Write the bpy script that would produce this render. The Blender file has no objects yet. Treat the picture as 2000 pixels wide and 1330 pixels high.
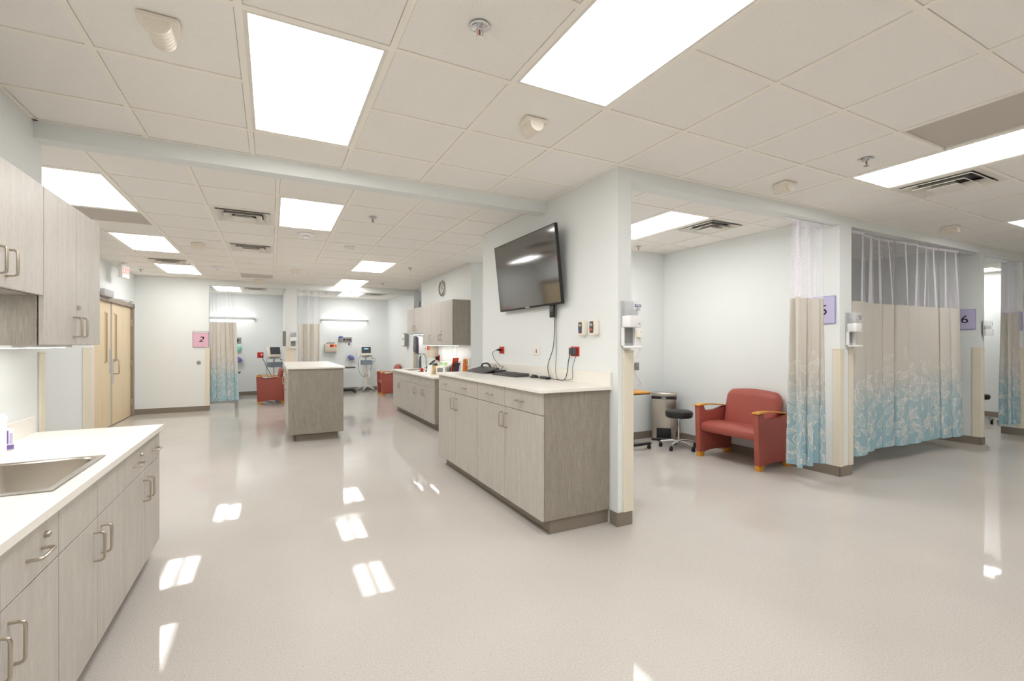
import bpy, bmesh, math, random
from mathutils import Vector, Matrix
PI = math.pi
S = bpy.context.scene
COL = S.collection

# ---------------------------------------------------------------- camera, world, exposure
F_PX, VX, HY, CAM_H = 916.0, 531.0, 672.0, 1.39
cam_d = bpy.data.cameras.new('camera')
cam = bpy.data.objects.new('camera', cam_d)
COL.objects.link(cam)
cam_d.sensor_width = 36.0
cam_d.lens = F_PX / 2000.0 * 36.0
cam_d.shift_y = (HY - 665.0) / 2000.0
cam_d.clip_start = 0.05
cam.location = (0, 0, CAM_H)
cam.rotation_euler = (PI / 2, 0, -math.atan2(1000.0 - VX, F_PX))
S.camera = cam

world = bpy.data.worlds.new('world')
S.world = world
world.use_nodes = True
world.node_tree.nodes['Background'].inputs[0].default_value = (0.8, 0.82, 0.85, 1)
world.node_tree.nodes['Background'].inputs[1].default_value = 0.15

S.view_settings.view_transform = 'Standard'
S.view_settings.look = 'None'
S.view_settings.gamma = 1.0
S.view_settings.use_curve_mapping = False
S.view_settings.exposure = 0.88
LAMP = 7.0          # emission of the ceiling luminaires' lenses
S.cycles.max_bounces = 10
S.cycles.diffuse_bounces = 6
S.cycles.transparent_max_bounces = 24
S.cycles.caustics_reflective = False
S.cycles.caustics_refractive = False

# ---------------------------------------------------------------- helpers
def srgb(r, g, b):
    f = lambda c: (c / 12.92 if c <= 0.04045 else ((c + 0.055) / 1.055) ** 2.4)
    return (f(r / 255), f(g / 255), f(b / 255), 1.0)

class MB:
    """collects shapes into one mesh"""
    def __init__(self):
        self.bm = bmesh.new()
        self.uv = None
    def _mi(self, faces, mi):
        for f in faces:
            f.material_index = mi
    def box(self, x0, y0, z0, x1, y1, z1, b=0.0, seg=2, mi=0, rot=None):
        t = bmesh.new()
        bmesh.ops.create_cube(t, size=1.0)
        for v in t.verts:
            v.co = Vector(((x0 + x1) / 2 + v.co.x * (x1 - x0), (y0 + y1) / 2 + v.co.y * (y1 - y0), (z0 + z1) / 2 + v.co.z * (z1 - z0)))
        if b > 0:
            bmesh.ops.bevel(t, geom=t.edges[:], offset=b, segments=seg, affect='EDGES', profile=0.5)
        if rot is not None:
            t.transform(rot)
        self.merge(t, mi)
        return self
    def merge(self, t, mi=0, M=None):
        if M is not None:
            t.transform(M)
        t.verts.index_update()
        vs = [self.bm.verts.new(v.co) for v in t.verts]
        for f in t.faces:
            try:
                nf = self.bm.faces.new([vs[v.index] for v in f.verts])
                nf.material_index = mi
            except ValueError:
                pass
        t.free()
    def quad(self, pts, mi=0):
        vs = [self.bm.verts.new(p) for p in pts]
        f = self.bm.faces.new(vs)
        f.material_index = mi
        return f
    def tube(self, pts, r, seg=8, mi=0, closed=False, caps=True):
        pts = [Vector(p) for p in pts]
        n = len(pts)
        rr = r if isinstance(r, (list, tuple)) else [r] * n
        rings = []
        up = None
        for i, p in enumerate(pts):
            a = pts[(i - 1) % n] if (closed or i > 0) else p
            c = pts[(i + 1) % n] if (closed or i < n - 1) else p
            d = (c - a)
            if d.length < 1e-9:
                d = Vector((0, 0, 1))
            d.normalize()
            if up is None:
                up = Vector((0, 0, 1)) if abs(d.z) < 0.9 else Vector((1, 0, 0))
            s = d.cross(up)
            if s.length < 1e-6:
                s = d.orthogonal()
            s.normalize()
            up = s.cross(d).normalized()
            rings.append([self.bm.verts.new(p + rr[i] * (math.cos(2 * PI * k / seg) * s + math.sin(2 * PI * k / seg) * up)) for k in range(seg)])
        m = n if closed else n - 1
        for i in range(m):
            A, B = rings[i], rings[(i + 1) % n]
            for k in range(seg):
                f = self.bm.faces.new((A[k], A[(k + 1) % seg], B[(k + 1) % seg], B[k]))
                f.material_index = mi
        if caps and not closed:
            f = self.bm.faces.new(rings[0][::-1]); f.material_index = mi
            f = self.bm.faces.new(rings[-1]); f.material_index = mi
        return self
    def lathe(self, prof, c=(0, 0, 0), seg=24, mi=0, M=None):
        """prof: list of (r,z) turned about the z axis through c"""
        t = bmesh.new()
        rings = []
        for r, z in prof:
            if r < 1e-6:
                rings.append([t.verts.new((0, 0, z))])
            else:
                rings.append([t.verts.new((r * math.cos(2 * PI * k / seg), r * math.sin(2 * PI * k / seg), z)) for k in range(seg)])
        for A, B in zip(rings, rings[1:]):
            for k in range(seg):
                a = [A[k % len(A)], A[(k + 1) % len(A)], B[(k + 1) % len(B)], B[k % len(B)]]
                u = []
                for v in a:
                    if v not in u:
                        u.append(v)
                if len(u) > 2:
                    t.faces.new(u)
        if len(rings[0]) > 1:
            t.faces.new(rings[0][::-1])
        if len(rings[-1]) > 1:
            t.faces.new(rings[-1])
        if M is not None:
            t.transform(M)
        t.transform(Matrix.Translation(c))
        self.merge(t, mi)
        return self
    def prism(self, poly, a, b, axis='x', mi=0, bev=0.0, seg=2, M=None):
        """poly: 2D outline; axis x -> (y,z), y -> (x,z), z -> (x,y)"""
        t = bmesh.new()
        def P(q, h):
            return {'x': (h, q[0], q[1]), 'y': (q[0], h, q[1]), 'z': (q[0], q[1], h)}[axis]
        A = [t.verts.new(P(q, a)) for q in poly]
        B = [t.verts.new(P(q, b)) for q in poly]
        n = len(poly)
        f0 = t.faces.new(A); f1 = t.faces.new(B[::-1])
        for k in range(n):
            t.faces.new((A[k], B[k], B[(k + 1) % n], A[(k + 1) % n]))
        bmesh.ops.recalc_face_normals(t, faces=t.faces[:])
        if bev > 0:
            es = [e for e in t.edges if len(e.link_faces) == 2 and e.calc_face_angle(0) > 0.6]
            bmesh.ops.bevel(t, geom=es, offset=bev, segments=seg, affect='EDGES', profile=0.5)
        ng = [f for f in t.faces if len(f.verts) > 4]
        if ng:
            bmesh.ops.triangulate(t, faces=ng)
        self.merge(t, mi, M)
        return self
    def sphere(self, c, r, sx=1, sy=1, sz=1, u=16, v=10, mi=0, M=None):
        t = bmesh.new()
        bmesh.ops.create_uvsphere(t, u_segments=u, v_segments=v, radius=r)
        for q in t.verts:
            q.co = Vector((q.co.x * sx, q.co.y * sy, q.co.z * sz))
        if M is not None:
            t.transform(M)
        t.transform(Matrix.Translation(c))
        self.merge(t, mi)
        return self
    def build(self, name, mats, parent=None, loc=None, rotz=0.0, smooth=True, angle=35, normals=True):
        if normals:
            bmesh.ops.recalc_face_normals(self.bm, faces=self.bm.faces[:])
        me = bpy.data.meshes.new(name)
        self.bm.to_mesh(me)
        self.bm.free()
        for m in (mats if isinstance(mats, (list, tuple)) else [mats]):
            me.materials.append(m)
        if smooth:
            for p in me.polygons:
                p.use_smooth = True
            me.set_sharp_from_angle(angle=math.radians(angle))
        o = bpy.data.objects.new(name, me)
        COL.objects.link(o)
        if parent is not None:
            o.parent = parent
        if loc is not None:
            o.location = loc
        o.rotation_euler.z = rotz
        return o

def tag(o, label, cat, group=None):
    o['label'] = label
    o['category'] = cat
    if group:
        o['group'] = group
    return o

def thing(name, label, cat, loc=(0, 0, 0), rot=0.0, group=None):
    o = bpy.data.objects.new(name, None)
    o.empty_display_size = 0.05
    COL.objects.link(o)
    o.location = loc
    o.rotation_euler.z = math.radians(rot)
    return tag(o, label, cat, group)

def struct(o):
    o['kind'] = 'structure'
    return o

def dup(src, loc, rot=None, label=None, parent=None):
    c = src.copy()
    COL.objects.link(c)
    if parent is None:
        c.location = loc
        if rot is not None:
            c.rotation_euler.z = math.radians(rot)
        if label:
            c['label'] = label
    else:
        c.parent = parent
    for ch in list(src.children):
        dup(ch, None, None, None, c)
    return c

def text_mesh(txt, size, m, parent, loc, rot=(PI / 2, 0, 0), name='lettering', depth=0.0006, shear=0.0, bold=0.0, sx=1.0):
    cu = bpy.data.curves.new(name, 'FONT')
    cu.body = txt
    cu.size = size
    cu.align_x = 'CENTER'
    cu.align_y = 'CENTER'
    cu.extrude = depth
    cu.shear = shear
    cu.offset = bold
    t = bpy.data.objects.new(name + '_tmp', cu)
    COL.objects.link(t)
    dg = bpy.context.evaluated_depsgraph_get()
    me = bpy.data.meshes.new_from_object(t.evaluated_get(dg))
    bpy.data.objects.remove(t)
    me.materials.clear()
    me.materials.append(m)
    o = bpy.data.objects.new(name, me)
    COL.objects.link(o)
    o.parent = parent
    o.location = loc
    o.rotation_euler = rot
    o.scale = (sx, 1, 1)
    return o

def rrect(x0, y0, x1, y1, r, n=5):
    """rounded rectangle outline, counter-clockwise"""
    o = []
    for cx, cy, a0 in ((x1 - r, y0 + r, -PI / 2), (x1 - r, y1 - r, 0), (x0 + r, y1 - r, PI / 2), (x0 + r, y0 + r, PI)):
        for k in range(n + 1):
            a = a0 + PI / 2 * k / n
            o.append((cx + r * math.cos(a), cy + r * math.sin(a)))
    return o

def bez(p, n=16):
    """smooth curve through points (Catmull-Rom)"""
    p = [Vector(q) for q in p]
    q = [p[0] * 2 - p[1]] + p + [p[-1] * 2 - p[-2]]
    out = []
    for i in range(1, len(q) - 2):
        for k in range(n):
            t = k / n
            a, b, c, d = q[i - 1], q[i], q[i + 1], q[i + 2]
            out.append(0.5 * ((2 * b) + (c - a) * t + (2 * a - 5 * b + 4 * c - d) * t * t + (3 * b - a - 3 * c + d) * t ** 3))
    out.append(p[-1])
    return out

# ---------------------------------------------------------------- materials
def mat(name, col, rough=0.5, metal=0.0, spec=0.5, emit=None, estr=0.0, alpha=1.0, trans=0.0, ior=1.45, coat=0.0):
    m = bpy.data.materials.new(name)
    m.use_nodes = True
    b = m.node_tree.nodes['Principled BSDF']
    b.inputs['Base Color'].default_value = col
    b.inputs['Roughness'].default_value = rough
    b.inputs['Metallic'].default_value = metal
    b.inputs['Specular IOR Level'].default_value = spec
    b.inputs['IOR'].default_value = ior
    b.inputs['Alpha'].default_value = alpha
    b.inputs['Transmission Weight'].default_value = trans
    b.inputs['Coat Weight'].default_value = coat
    if emit:
        b.inputs['Emission Color'].default_value = emit
        b.inputs['Emission Strength'].default_value = estr
    return m

def nodes(m):
    return m.node_tree.nodes, m.node_tree.links, m.node_tree.nodes['Principled BSDF']

def noise(m, scale=(1, 1, 1), nscale=1.0, detail=2.0, rough=0.5, coord='Object'):
    N, L, B = nodes(m)
    tc = N.new('ShaderNodeTexCoord')
    mp = N.new('ShaderNodeMapping')
    mp.inputs['Scale'].default_value = scale
    nz = N.new('ShaderNodeTexNoise')
    nz.inputs['Scale'].default_value = nscale
    nz.inputs['Detail'].default_value = detail
    nz.inputs['Roughness'].default_value = rough
    L.new(tc.outputs[coord], mp.inputs[0])
    L.new(mp.outputs[0], nz.inputs['Vector'])
    return nz

def ramp(m, src, stops, out=0):
    N, L, B = nodes(m)
    r = N.new('ShaderNodeValToRGB')
    e = r.color_ramp.elements
    while len(e) < len(stops):
        e.new(0.5)
    for k, (p, c) in enumerate(stops):
        e[k].position = p
        e[k].color = c
    L.new(src.outputs[out], r.inputs[0])
    return r

def mixc(m, a, b, fac, mode='MIX'):
    N, L, B = nodes(m)
    x = N.new('ShaderNodeMix')
    x.data_type = 'RGBA'
    x.blend_type = mode
    for i, v in ((6, a), (7, b), (0, fac)):
        if hasattr(v, 'outputs'):
            L.new(v.outputs['Color'] if 'Color' in v.outputs else v.outputs[0], x.inputs[i])
        else:
            x.inputs[i].default_value = v
    class W:      # behaves like a node with one output
        pass
    w = W(); w.outputs = {'Color': x.outputs[2], 0: x.outputs[2]}
    return w

def bump(m, src, strength=0.1, dist=0.01):
    N, L, B = nodes(m)
    b = N.new('ShaderNodeBump')
    b.inputs['Strength'].default_value = strength
    b.inputs['Distance'].default_value = dist
    L.new(src.outputs[0], b.inputs['Height'])
    L.new(b.outputs[0], B.inputs['Normal'])

def painted(name, col, var=0.02):
    m = mat(name, col, 0.55, spec=0.35)
    N, L, B = nodes(m)
    nz = noise(m, nscale=180, detail=3)
    bump(m, nz, 0.06, 0.002)
    return m

M = {}
M['wall'] = painted('wall_paint', srgb(231, 234, 233))
M['beam'] = M['wall']

m = mat('ceiling_tile', srgb(242, 236, 228), 0.9, spec=0.1)
a = noise(m, nscale=150, detail=2, rough=0.6)
r = ramp(m, a, [(0.26, srgb(208, 200, 190)), (0.33, srgb(244, 241, 236)), (1.0, srgb(246, 243, 239))])
nodes(m)[1].new(r.outputs[0], nodes(m)[2].inputs['Base Color'])
bump(m, a, 0.15, 0.002)
M['tile'] = m
M['tee'] = mat('ceiling_grid_paint', srgb(248, 243, 234), 0.5, spec=0.3)
M['void'] = mat('dark_gap', srgb(60, 52, 44), 0.9)

m = mat('vinyl_floor', srgb(196, 190, 184), 0.09, spec=0.13)
N, L, B = nodes(m)
a = noise(m, nscale=130, detail=3, rough=0.65)
r1 = ramp(m, a, [(0.26, srgb(164, 156, 148)), (0.42, srgb(191, 185, 178)), (0.60, srgb(197, 191, 185)), (0.74, srgb(217, 214, 209))])
b2 = noise(m, nscale=1.1, detail=2)
r2 = ramp(m, b2, [(0.35, (0.95, 0.95, 0.95, 1)), (0.65, (1, 1, 1, 1))])
x = mixc(m, r1, r2, 1.0, 'MULTIPLY')
L.new(x.outputs[0], B.inputs['Base Color'])
c3 = noise(m, nscale=5.5, detail=3)
bump(m, c3, 0.03, 0.01)
rr = ramp(m, noise(m, nscale=2.3, detail=4), [(0.3, (0.015, 0.015, 0.015, 1)), (0.7, (0.06, 0.06, 0.06, 1))])
L.new(rr.outputs[0], B.inputs['Roughness'])
M['floor'] = m

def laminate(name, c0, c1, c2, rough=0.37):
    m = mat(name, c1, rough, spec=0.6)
    N, L, B = nodes(m)
    a = noise(m, scale=(300, 300, 14), nscale=1.0, detail=3, rough=0.6)
    b = noise(m, scale=(14, 14, 300), nscale=1.0, detail=2, rough=0.6)
    c = noise(m, scale=(22, 22, 3.0), nscale=1.0, detail=2, rough=0.5)
    ra = ramp(m, a, [(0.25, c0), (0.5, c1), (0.75, c2)])
    rb = ramp(m, b, [(0.3, (0.93, 0.93, 0.93, 1)), (0.6, (1.03, 1.03, 1.03, 1))])
    rc = ramp(m, c, [(0.3, (0.92, 0.92, 0.92, 1)), (0.7, (1.05, 1.05, 1.05, 1))])
    x = mixc(m, ra, rb, 1.0, 'MULTIPLY')
    y = mixc(m, x, rc, 1.0, 'MULTIPLY')
    L.new(y.outputs[0], B.inputs['Base Color'])
    return m
M['lam'] = laminate('grey_wood_laminate', srgb(171, 165, 156), srgb(186, 180, 171), srgb(198, 193, 184))
M['lam_shaded'] = laminate('grey_wood_laminate_shaded', srgb(130, 123, 112), srgb(148, 140, 128), srgb(165, 157, 145), 0.5)  # same laminate toned darker, shade put into the colour of sides and ends
m = mat('solid_surface', srgb(238, 232, 222), 0.28, spec=0.5)
a = noise(m, nscale=260, detail=2)
r = ramp(m, a, [(0.28, srgb(228, 223, 213)), (0.42, srgb(237, 233, 225)), (0.8, srgb(240, 237, 230))])
nodes(m)[1].new(r.outputs[0], nodes(m)[2].inputs['Base Color'])
M['top'] = m
M['nickel'] = mat('brushed_nickel', srgb(196, 186, 172), 0.28, metal=1.0)
M['chrome'] = mat('chrome', srgb(215, 215, 215), 0.12, metal=1.0)
m = mat('stainless_steel', srgb(200, 192, 182), 0.3, metal=1.0)
a = noise(m, scale=(6, 6, 400), nscale=1.0, detail=2)
bump(m, a, 0.04, 0.001)
m.node_tree.nodes['Principled BSDF'].inputs['Roughness'].default_value = 0.25
M['steel'] = m
M['base'] = mat('vinyl_cove_base', srgb(134, 124, 112), 0.4, spec=0.4)
m = mat('corner_guard_vinyl', srgb(228, 219, 201), 0.5, spec=0.3)
a = noise(m, scale=(260, 260, 1), nscale=1.0, detail=1)
bump(m, a, 0.06, 0.002)
M['guard'] = m
m = mat('maple_veneer', srgb(222, 196, 152), 0.42, spec=0.4)
a = noise(m, scale=(40, 40, 1.5), nscale=1.0, detail=3)
r = ramp(m, a, [(0.3, srgb(219, 199, 164)), (0.5, srgb(224, 205, 171)), (0.75, srgb(229, 211, 178))])
nodes(m)[1].new(r.outputs[0], nodes(m)[2].inputs['Base Color'])
M['maple'] = m
M['frame'] = mat('door_frame_paint', srgb(150, 137, 124), 0.4)
M['glassdark'] = mat('door_glass', srgb(150, 118, 84), 0.3, spec=0.4)
m = mat('red_vinyl', srgb(166, 87, 77), 0.42, spec=0.4)
bump(m, noise(m, nscale=420, detail=2), 0.06, 0.001)
M['red'] = m
m = mat('honey_wood', srgb(218, 152, 54), 0.35, spec=0.45)
a = noise(m, scale=(30, 6, 30), nscale=1.0, detail=3)
r = ramp(m, a, [(0.3, srgb(204, 136, 40)), (0.7, srgb(226, 164, 66))])
nodes(m)[1].new(r.outputs[0], nodes(m)[2].inputs['Base Color'])
M['wood'] = m
M['black'] = mat('black_plastic', srgb(34, 33, 33), 0.4)
M['blackv'] = mat('black_vinyl', srgb(40, 39, 40), 0.45)
M['dgrey'] = mat('dark_grey_plastic', srgb(78, 77, 78), 0.45)
M['ductgrey'] = mat('duct_metal', srgb(120, 116, 110), 0.5)
M['grey'] = mat('grey_plastic', srgb(140, 138, 136), 0.45)
M['lgrey'] = mat('light_grey_plastic', srgb(186, 186, 186), 0.45)
M['bgrey'] = mat('blue_grey_plastic', srgb(128, 140, 152), 0.4)
M['white'] = mat('white_plastic', srgb(240, 240, 240), 0.35)
M['cream'] = mat('cream_plastic', srgb(236, 228, 214), 0.4)
M['beige'] = mat('beige_plastic', srgb(214, 200, 182), 0.45)
M['screen'] = mat('tv_glass', srgb(26, 24, 24), 0.07, spec=0.5, ior=2.6)
M['screen_small'] = mat('monitor_glass', srgb(70, 76, 82), 0.12, spec=0.6)
M['screen_text'] = mat('lit_screen_text', srgb(120, 180, 235), 0.4, emit=srgb(120, 180, 235), estr=1.2)
M['redpl'] = mat('red_outlet_plastic', srgb(196, 38, 30), 0.35)
M['bluepl'] = mat('blue_plastic', srgb(60, 70, 150), 0.35)
M['bluelt'] = mat('blue_button', srgb(60, 90, 170), 0.35)
M['redlt'] = mat('red_button', srgb(226, 90, 72), 0.35)
M['teal'] = mat('teal_mask', srgb(150, 214, 198), 0.35)
M['violet'] = mat('violet_blue_silicone', srgb(84, 84, 168), 0.35)
M['clear'] = mat('clear_plastic', srgb(244, 246, 248), 0.08, alpha=0.18, spec=0.7)
M['bagfilm'] = mat('clear_bag_film', srgb(236, 238, 240), 0.2, alpha=0.13, spec=0.6)
M['liquid'] = mat('clear_gel', srgb(206, 208, 210), 0.1, alpha=0.55)
M['inkblue'] = mat('blue_ink', srgb(52, 48, 120), 0.5)
M['ink'] = mat('black_ink', srgb(24, 22, 28), 0.5)
M['pink'] = mat('pink_paper', srgb(226, 180, 198), 0.5)
M['lilac'] = mat('lilac_paper', srgb(196, 190, 222), 0.4)
M['lilac_edge'] = mat('lilac_acrylic', srgb(150, 146, 196), 0.25)
M['orange'] = mat('orange_plastic', srgb(226, 120, 30), 0.4)
M['coral'] = mat('coral_red_card', srgb(226, 84, 58), 0.5)
M['purple'] = mat('smoked_purple_plastic', srgb(70, 60, 76), 0.2)
M['mauve'] = mat('purple_label', srgb(126, 104, 168), 0.5)
M['dmauve'] = mat('dull_purple_card', srgb(112, 98, 116), 0.6)
M['paper'] = mat('white_paper', srgb(244, 243, 238), 0.7)
M['green'] = mat('pale_green_label', srgb(176, 214, 150), 0.6)
M['manila'] = mat('manila_card', srgb(222, 190, 120), 0.6)
M['wire'] = mat('dark_wire_mesh', srgb(58, 54, 52), 0.4, metal=0.5)
M['cable'] = mat('black_cable', srgb(40, 38, 38), 0.5)
M['wcable'] = mat('white_cable', srgb(226, 222, 214), 0.5)
M['exitred'] = mat('lit_exit_letters', srgb(236, 110, 100), 0.5, emit=srgb(255, 110, 96), estr=0.55)
M['bulb'] = mat('red_glass_bulb', srgb(190, 60, 20), 0.15, spec=0.7)
M['fixture'] = mat('fixture_white_enamel', srgb(232, 228, 220), 0.4)
m = mat('perforated_metal', srgb(180, 172, 162), 0.5)
N, L, B = nodes(m)
tc = N.new('ShaderNodeTexCoord'); vo = N.new('ShaderNodeTexVoronoi')
vo.inputs['Scale'].default_value = 75
vo.inputs['Randomness'].default_value = 0.0
L.new(tc.outputs['Object'], vo.inputs['Vector'])
r = ramp(m, vo, [(0.30, srgb(70, 64, 58)), (0.38, srgb(196, 188, 178))])
L.new(r.outputs[0], B.inputs['Base Color'])
M['perf'] = m

def lamp_mat(name, strength, bands=True):
    m = bpy.data.materials.new(name)
    m.use_nodes = True
    N, L = m.node_tree.nodes, m.node_tree.links
    N.clear()
    out = N.new('ShaderNodeOutputMaterial'); e = N.new('ShaderNodeEmission')
    e.inputs[0].default_value = (1.0, 0.99, 0.972, 1)
    L.new(e.outputs[0], out.inputs[0])
    if bands:      # two tubes behind the lens: brighter along two lengthwise bands
        tc = N.new('ShaderNodeTexCoord'); sp = N.new('ShaderNodeSeparateXYZ')
        L.new(tc.outputs['Object'], sp.inputs[0])
        ab = N.new('ShaderNodeMath'); ab.operation = 'ABSOLUTE'; L.new(sp.outputs[0], ab.inputs[0])
        s1 = N.new('ShaderNodeMath'); s1.operation = 'SUBTRACT'; s1.inputs[1].default_value = 0.14; L.new(ab.outputs[0], s1.inputs[0])
        a2 = N.new('ShaderNodeMath'); a2.operation = 'ABSOLUTE'; L.new(s1.outputs[0], a2.inputs[0])
        mr = N.new('ShaderNodeMapRange'); mr.interpolation_type = 'SMOOTHSTEP'
        mr.inputs[1].default_value = 0.02; mr.inputs[2].default_value = 0.14
        mr.inputs[3].default_value = strength * 1.45; mr.inputs[4].default_value = strength * 0.35
        L.new(a2.outputs[0], mr.inputs[0]); L.new(mr.outputs[0], e.inputs[1])
    else:
        e.inputs[1].default_value = strength
    return m
M['lens'] = lamp_mat('lit_lens', LAMP)
M['lens_bay'] = lamp_mat('lit_bay_lens', LAMP * 1.25)
M['lens_wall'] = lamp_mat('lit_wall_lens', 3.6, False)
M['lens_under'] = lamp_mat('lit_under_cabinet_lens', 7.0, False)

def fabric():
    m = bpy.data.materials.new('curtain_fabric')
    m.use_nodes = True
    N, L, B = nodes(m)
    B.inputs['Roughness'].default_value = 0.9
    B.inputs['Specular IOR Level'].default_value = 0.1
    tc = N.new('ShaderNodeTexCoord'); sp = N.new('ShaderNodeSeparateXYZ')
    L.new(tc.outputs['Object'], sp.inputs[0])
    nz = noise(m, nscale=3.0, detail=2)
    ad = N.new('ShaderNodeMath'); ad.operation = 'MULTIPLY_ADD'; ad.inputs[1].default_value = 0.22
    L.new(nz.outputs[0], ad.inputs[0]); L.new(sp.outputs[2], ad.inputs[2])
    mr = N.new('ShaderNodeMapRange'); mr.inputs[1].default_value = 0.38; mr.inputs[2].default_value = 1.38
    L.new(ad.outputs[0], mr.inputs[0])
    r = ramp(m, mr, [(0.0, srgb(168, 202, 214)), (0.45, srgb(182, 206, 212)), (0.72, srgb(215, 213, 208)), (0.86, srgb(224, 218, 209))])
    w = noise(m, scale=(500, 500, 500), nscale=1.0, detail=1)
    rw = ramp(m, w, [(0.35, (0.92, 0.92, 0.92, 1)), (0.65, (1.04, 1.04, 1.04, 1))])
    x = mixc(m, r, rw, 1.0, 'MULTIPLY')
    L.new(x.outputs[0], B.inputs['Base Color'])
    tr = N.new('ShaderNodeBsdfTranslucent'); L.new(x.outputs[0], tr.inputs[0])
    mx = N.new('ShaderNodeMixShader'); mx.inputs[0].default_value = 0.25
    out = N['Material Output']
    L.new(B.outputs[0], mx.inputs[1]); L.new(tr.outputs[0], mx.inputs[2]); L.new(mx.outputs[0], out.inputs[0])
    return m
M['fabric'] = fabric()
M['print'] = mat('white_leaf_print', srgb(238, 236, 231), 0.85, spec=0.1)

def netting(name, col, solid):
    """white nylon net: open hexagon-like holes (UV in metres)"""
    m = bpy.data.materials.new(name)
    m.use_nodes = True
    N, L, B = nodes(m)
    B.inputs['Base Color'].default_value = col
    B.inputs['Roughness'].default_value = 0.7
    uv = N.new('ShaderNodeUVMap'); mp = N.new('ShaderNodeMapping')
    mp.inputs['Scale'].default_value = (1.0, 0.8, 1.0)
    vo = N.new('ShaderNodeTexVoronoi'); vo.inputs['Scale'].default_value = 96; vo.inputs['Randomness'].default_value = 0.12
    rot = N.new('ShaderNodeMapping'); rot.inputs['Rotation'].default_value = (0, 0, PI / 4)
    L.new(uv.outputs[0], mp.inputs[0]); L.new(mp.outputs[0], rot.inputs[0]); L.new(rot.outputs[0], vo.inputs['Vector'])
    mr = N.new('ShaderNodeMapRange')
    mr.inputs[1].default_value = 0.47; mr.inputs[2].default_value = 0.64
    mr.inputs[3].default_value = solid; mr.inputs[4].default_value = 0.9
    L.new(vo.outputs['Distance'], mr.inputs[0])
    L.new(mr.outputs[0], B.inputs['Alpha'])
    return m
M['net'] = netting('white_netting', srgb(236, 234, 242), 0.04)
M['netlilac'] = netting('lilac_netting', srgb(240, 236, 247), 0.12)
M['hem'] = mat('white_tape', srgb(228, 224, 232), 0.8)
M['hem'].node_tree.nodes['Principled BSDF'].inputs['Alpha'].default_value = 0.65

# ---------------------------------------------------------------- setting: floor, walls, ceilings
CEIL = 2.75
XL, XTV, YB, YBAY = -1.288, 2.343, 2.81, 5.28
f = MB(); f.box(-7.0, -4.0, -0.05, 14.0, 16.0, 0.0)
struct(f.build('floor', M['floor'], smooth=False))

def wall(name, *boxes):
    w = MB()
    for b in boxes:
        w.box(*b)
    return struct(w.build(name, M['wall'], smooth=False))
wall('wall_left', (XL - 0.13, -4.0, 0, XL, 3.976, CEIL))
wall('wall_passage', (-7.0, 8.65, 0, -2.29, 8.80, CEIL))                     # bluish wall seen beyond the left counter
wall('wall_doors', (-2.55, 8.80, 0, -2.41, 8.90, CEIL), (-2.55, 8.90, 2.15, -2.41, 11.46, CEIL), (-2.55, 11.46, 0, -2.41, 11.6, CEIL), (-2.75, 8.80, 0, -2.70, 11.6, CEIL))
wall('wall_far', (-2.75, 11.6, 0, -1.17, 11.73, CEIL))
wall('wall_tv', (XTV, YB, 0, 2.475, 5.375, CEIL))
wall('wall_bay_back', (2.475, YBAY, 0, 13.0, 5.375, CEIL))
wall('wall_bay_right', (5.297, YB, 0, 5.517, YBAY, CEIL))
wall('wall_bay_far_right', (8.69, YB, 0, 8.81, YBAY, CEIL))
wall('wall_bay_end', (10.17, YB, 0, 10.37, 3.05, CEIL), (12.2, YB, 0, 12.35, YBAY, CEIL))
wall('wall_sink', (2.95, 7.26, 0, 6.5, 10.17, CEIL))
wall('wall_post', (0.28, 11.6, 0, 0.50, 14.65, CEIL))
wall('wall_rear_right', (3.17, 11.6, 0, 3.30, 14.65, CEIL))
wall('wall_rear', (-3.2, 14.62, 0, 6.6, 14.75, CEIL))
wall('wall_rear_left', (-2.75, 11.73, 0, -2.6, 14.62, CEIL))
wall('wall_near', (-7.0, -4.0, 0, 14.0, -3.85, CEIL))
wall('wall_side', (13.0, -3.85, 0, 13.15, 5.375, CEIL))
wall('wall_hall', (6.5, 5.375, 0, 6.63, 14.75, CEIL), (-7.0, 3.85, 0, -6.87, 8.65, CEIL), (-6.87, 3.85, 0, XL - 0.13, 3.976, CEIL))
def trim(n, *boxes):
    w = MB()
    for b in boxes:
        w.box(*b)
    return struct(w.build('trim_%d' % n, M['beam'], smooth=False))
trim(1, (XL, 3.855, 2.645, XTV, 3.98, CEIL))                                 # beam across the open side
trim(2, (2.475, YB, 2.645, 5.297, 2.96, CEIL))                               # soffits over the bays
trim(3, (5.517, YB, 2.645, 8.69, 2.96, CEIL))
trim(4, (8.81, YB, 2.645, 10.17, 2.96, CEIL))
trim(5, (-1.17, 11.6, 2.625, 0.28, 11.75, CEIL), (0.5, 11.6, 2.625, 3.17, 11.75, CEIL))
trim(6, (10.37, YB, 2.645, 12.2, 2.96, CEIL), (12.35, YB, 0, 13.0, 2.96, CEIL))

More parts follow.
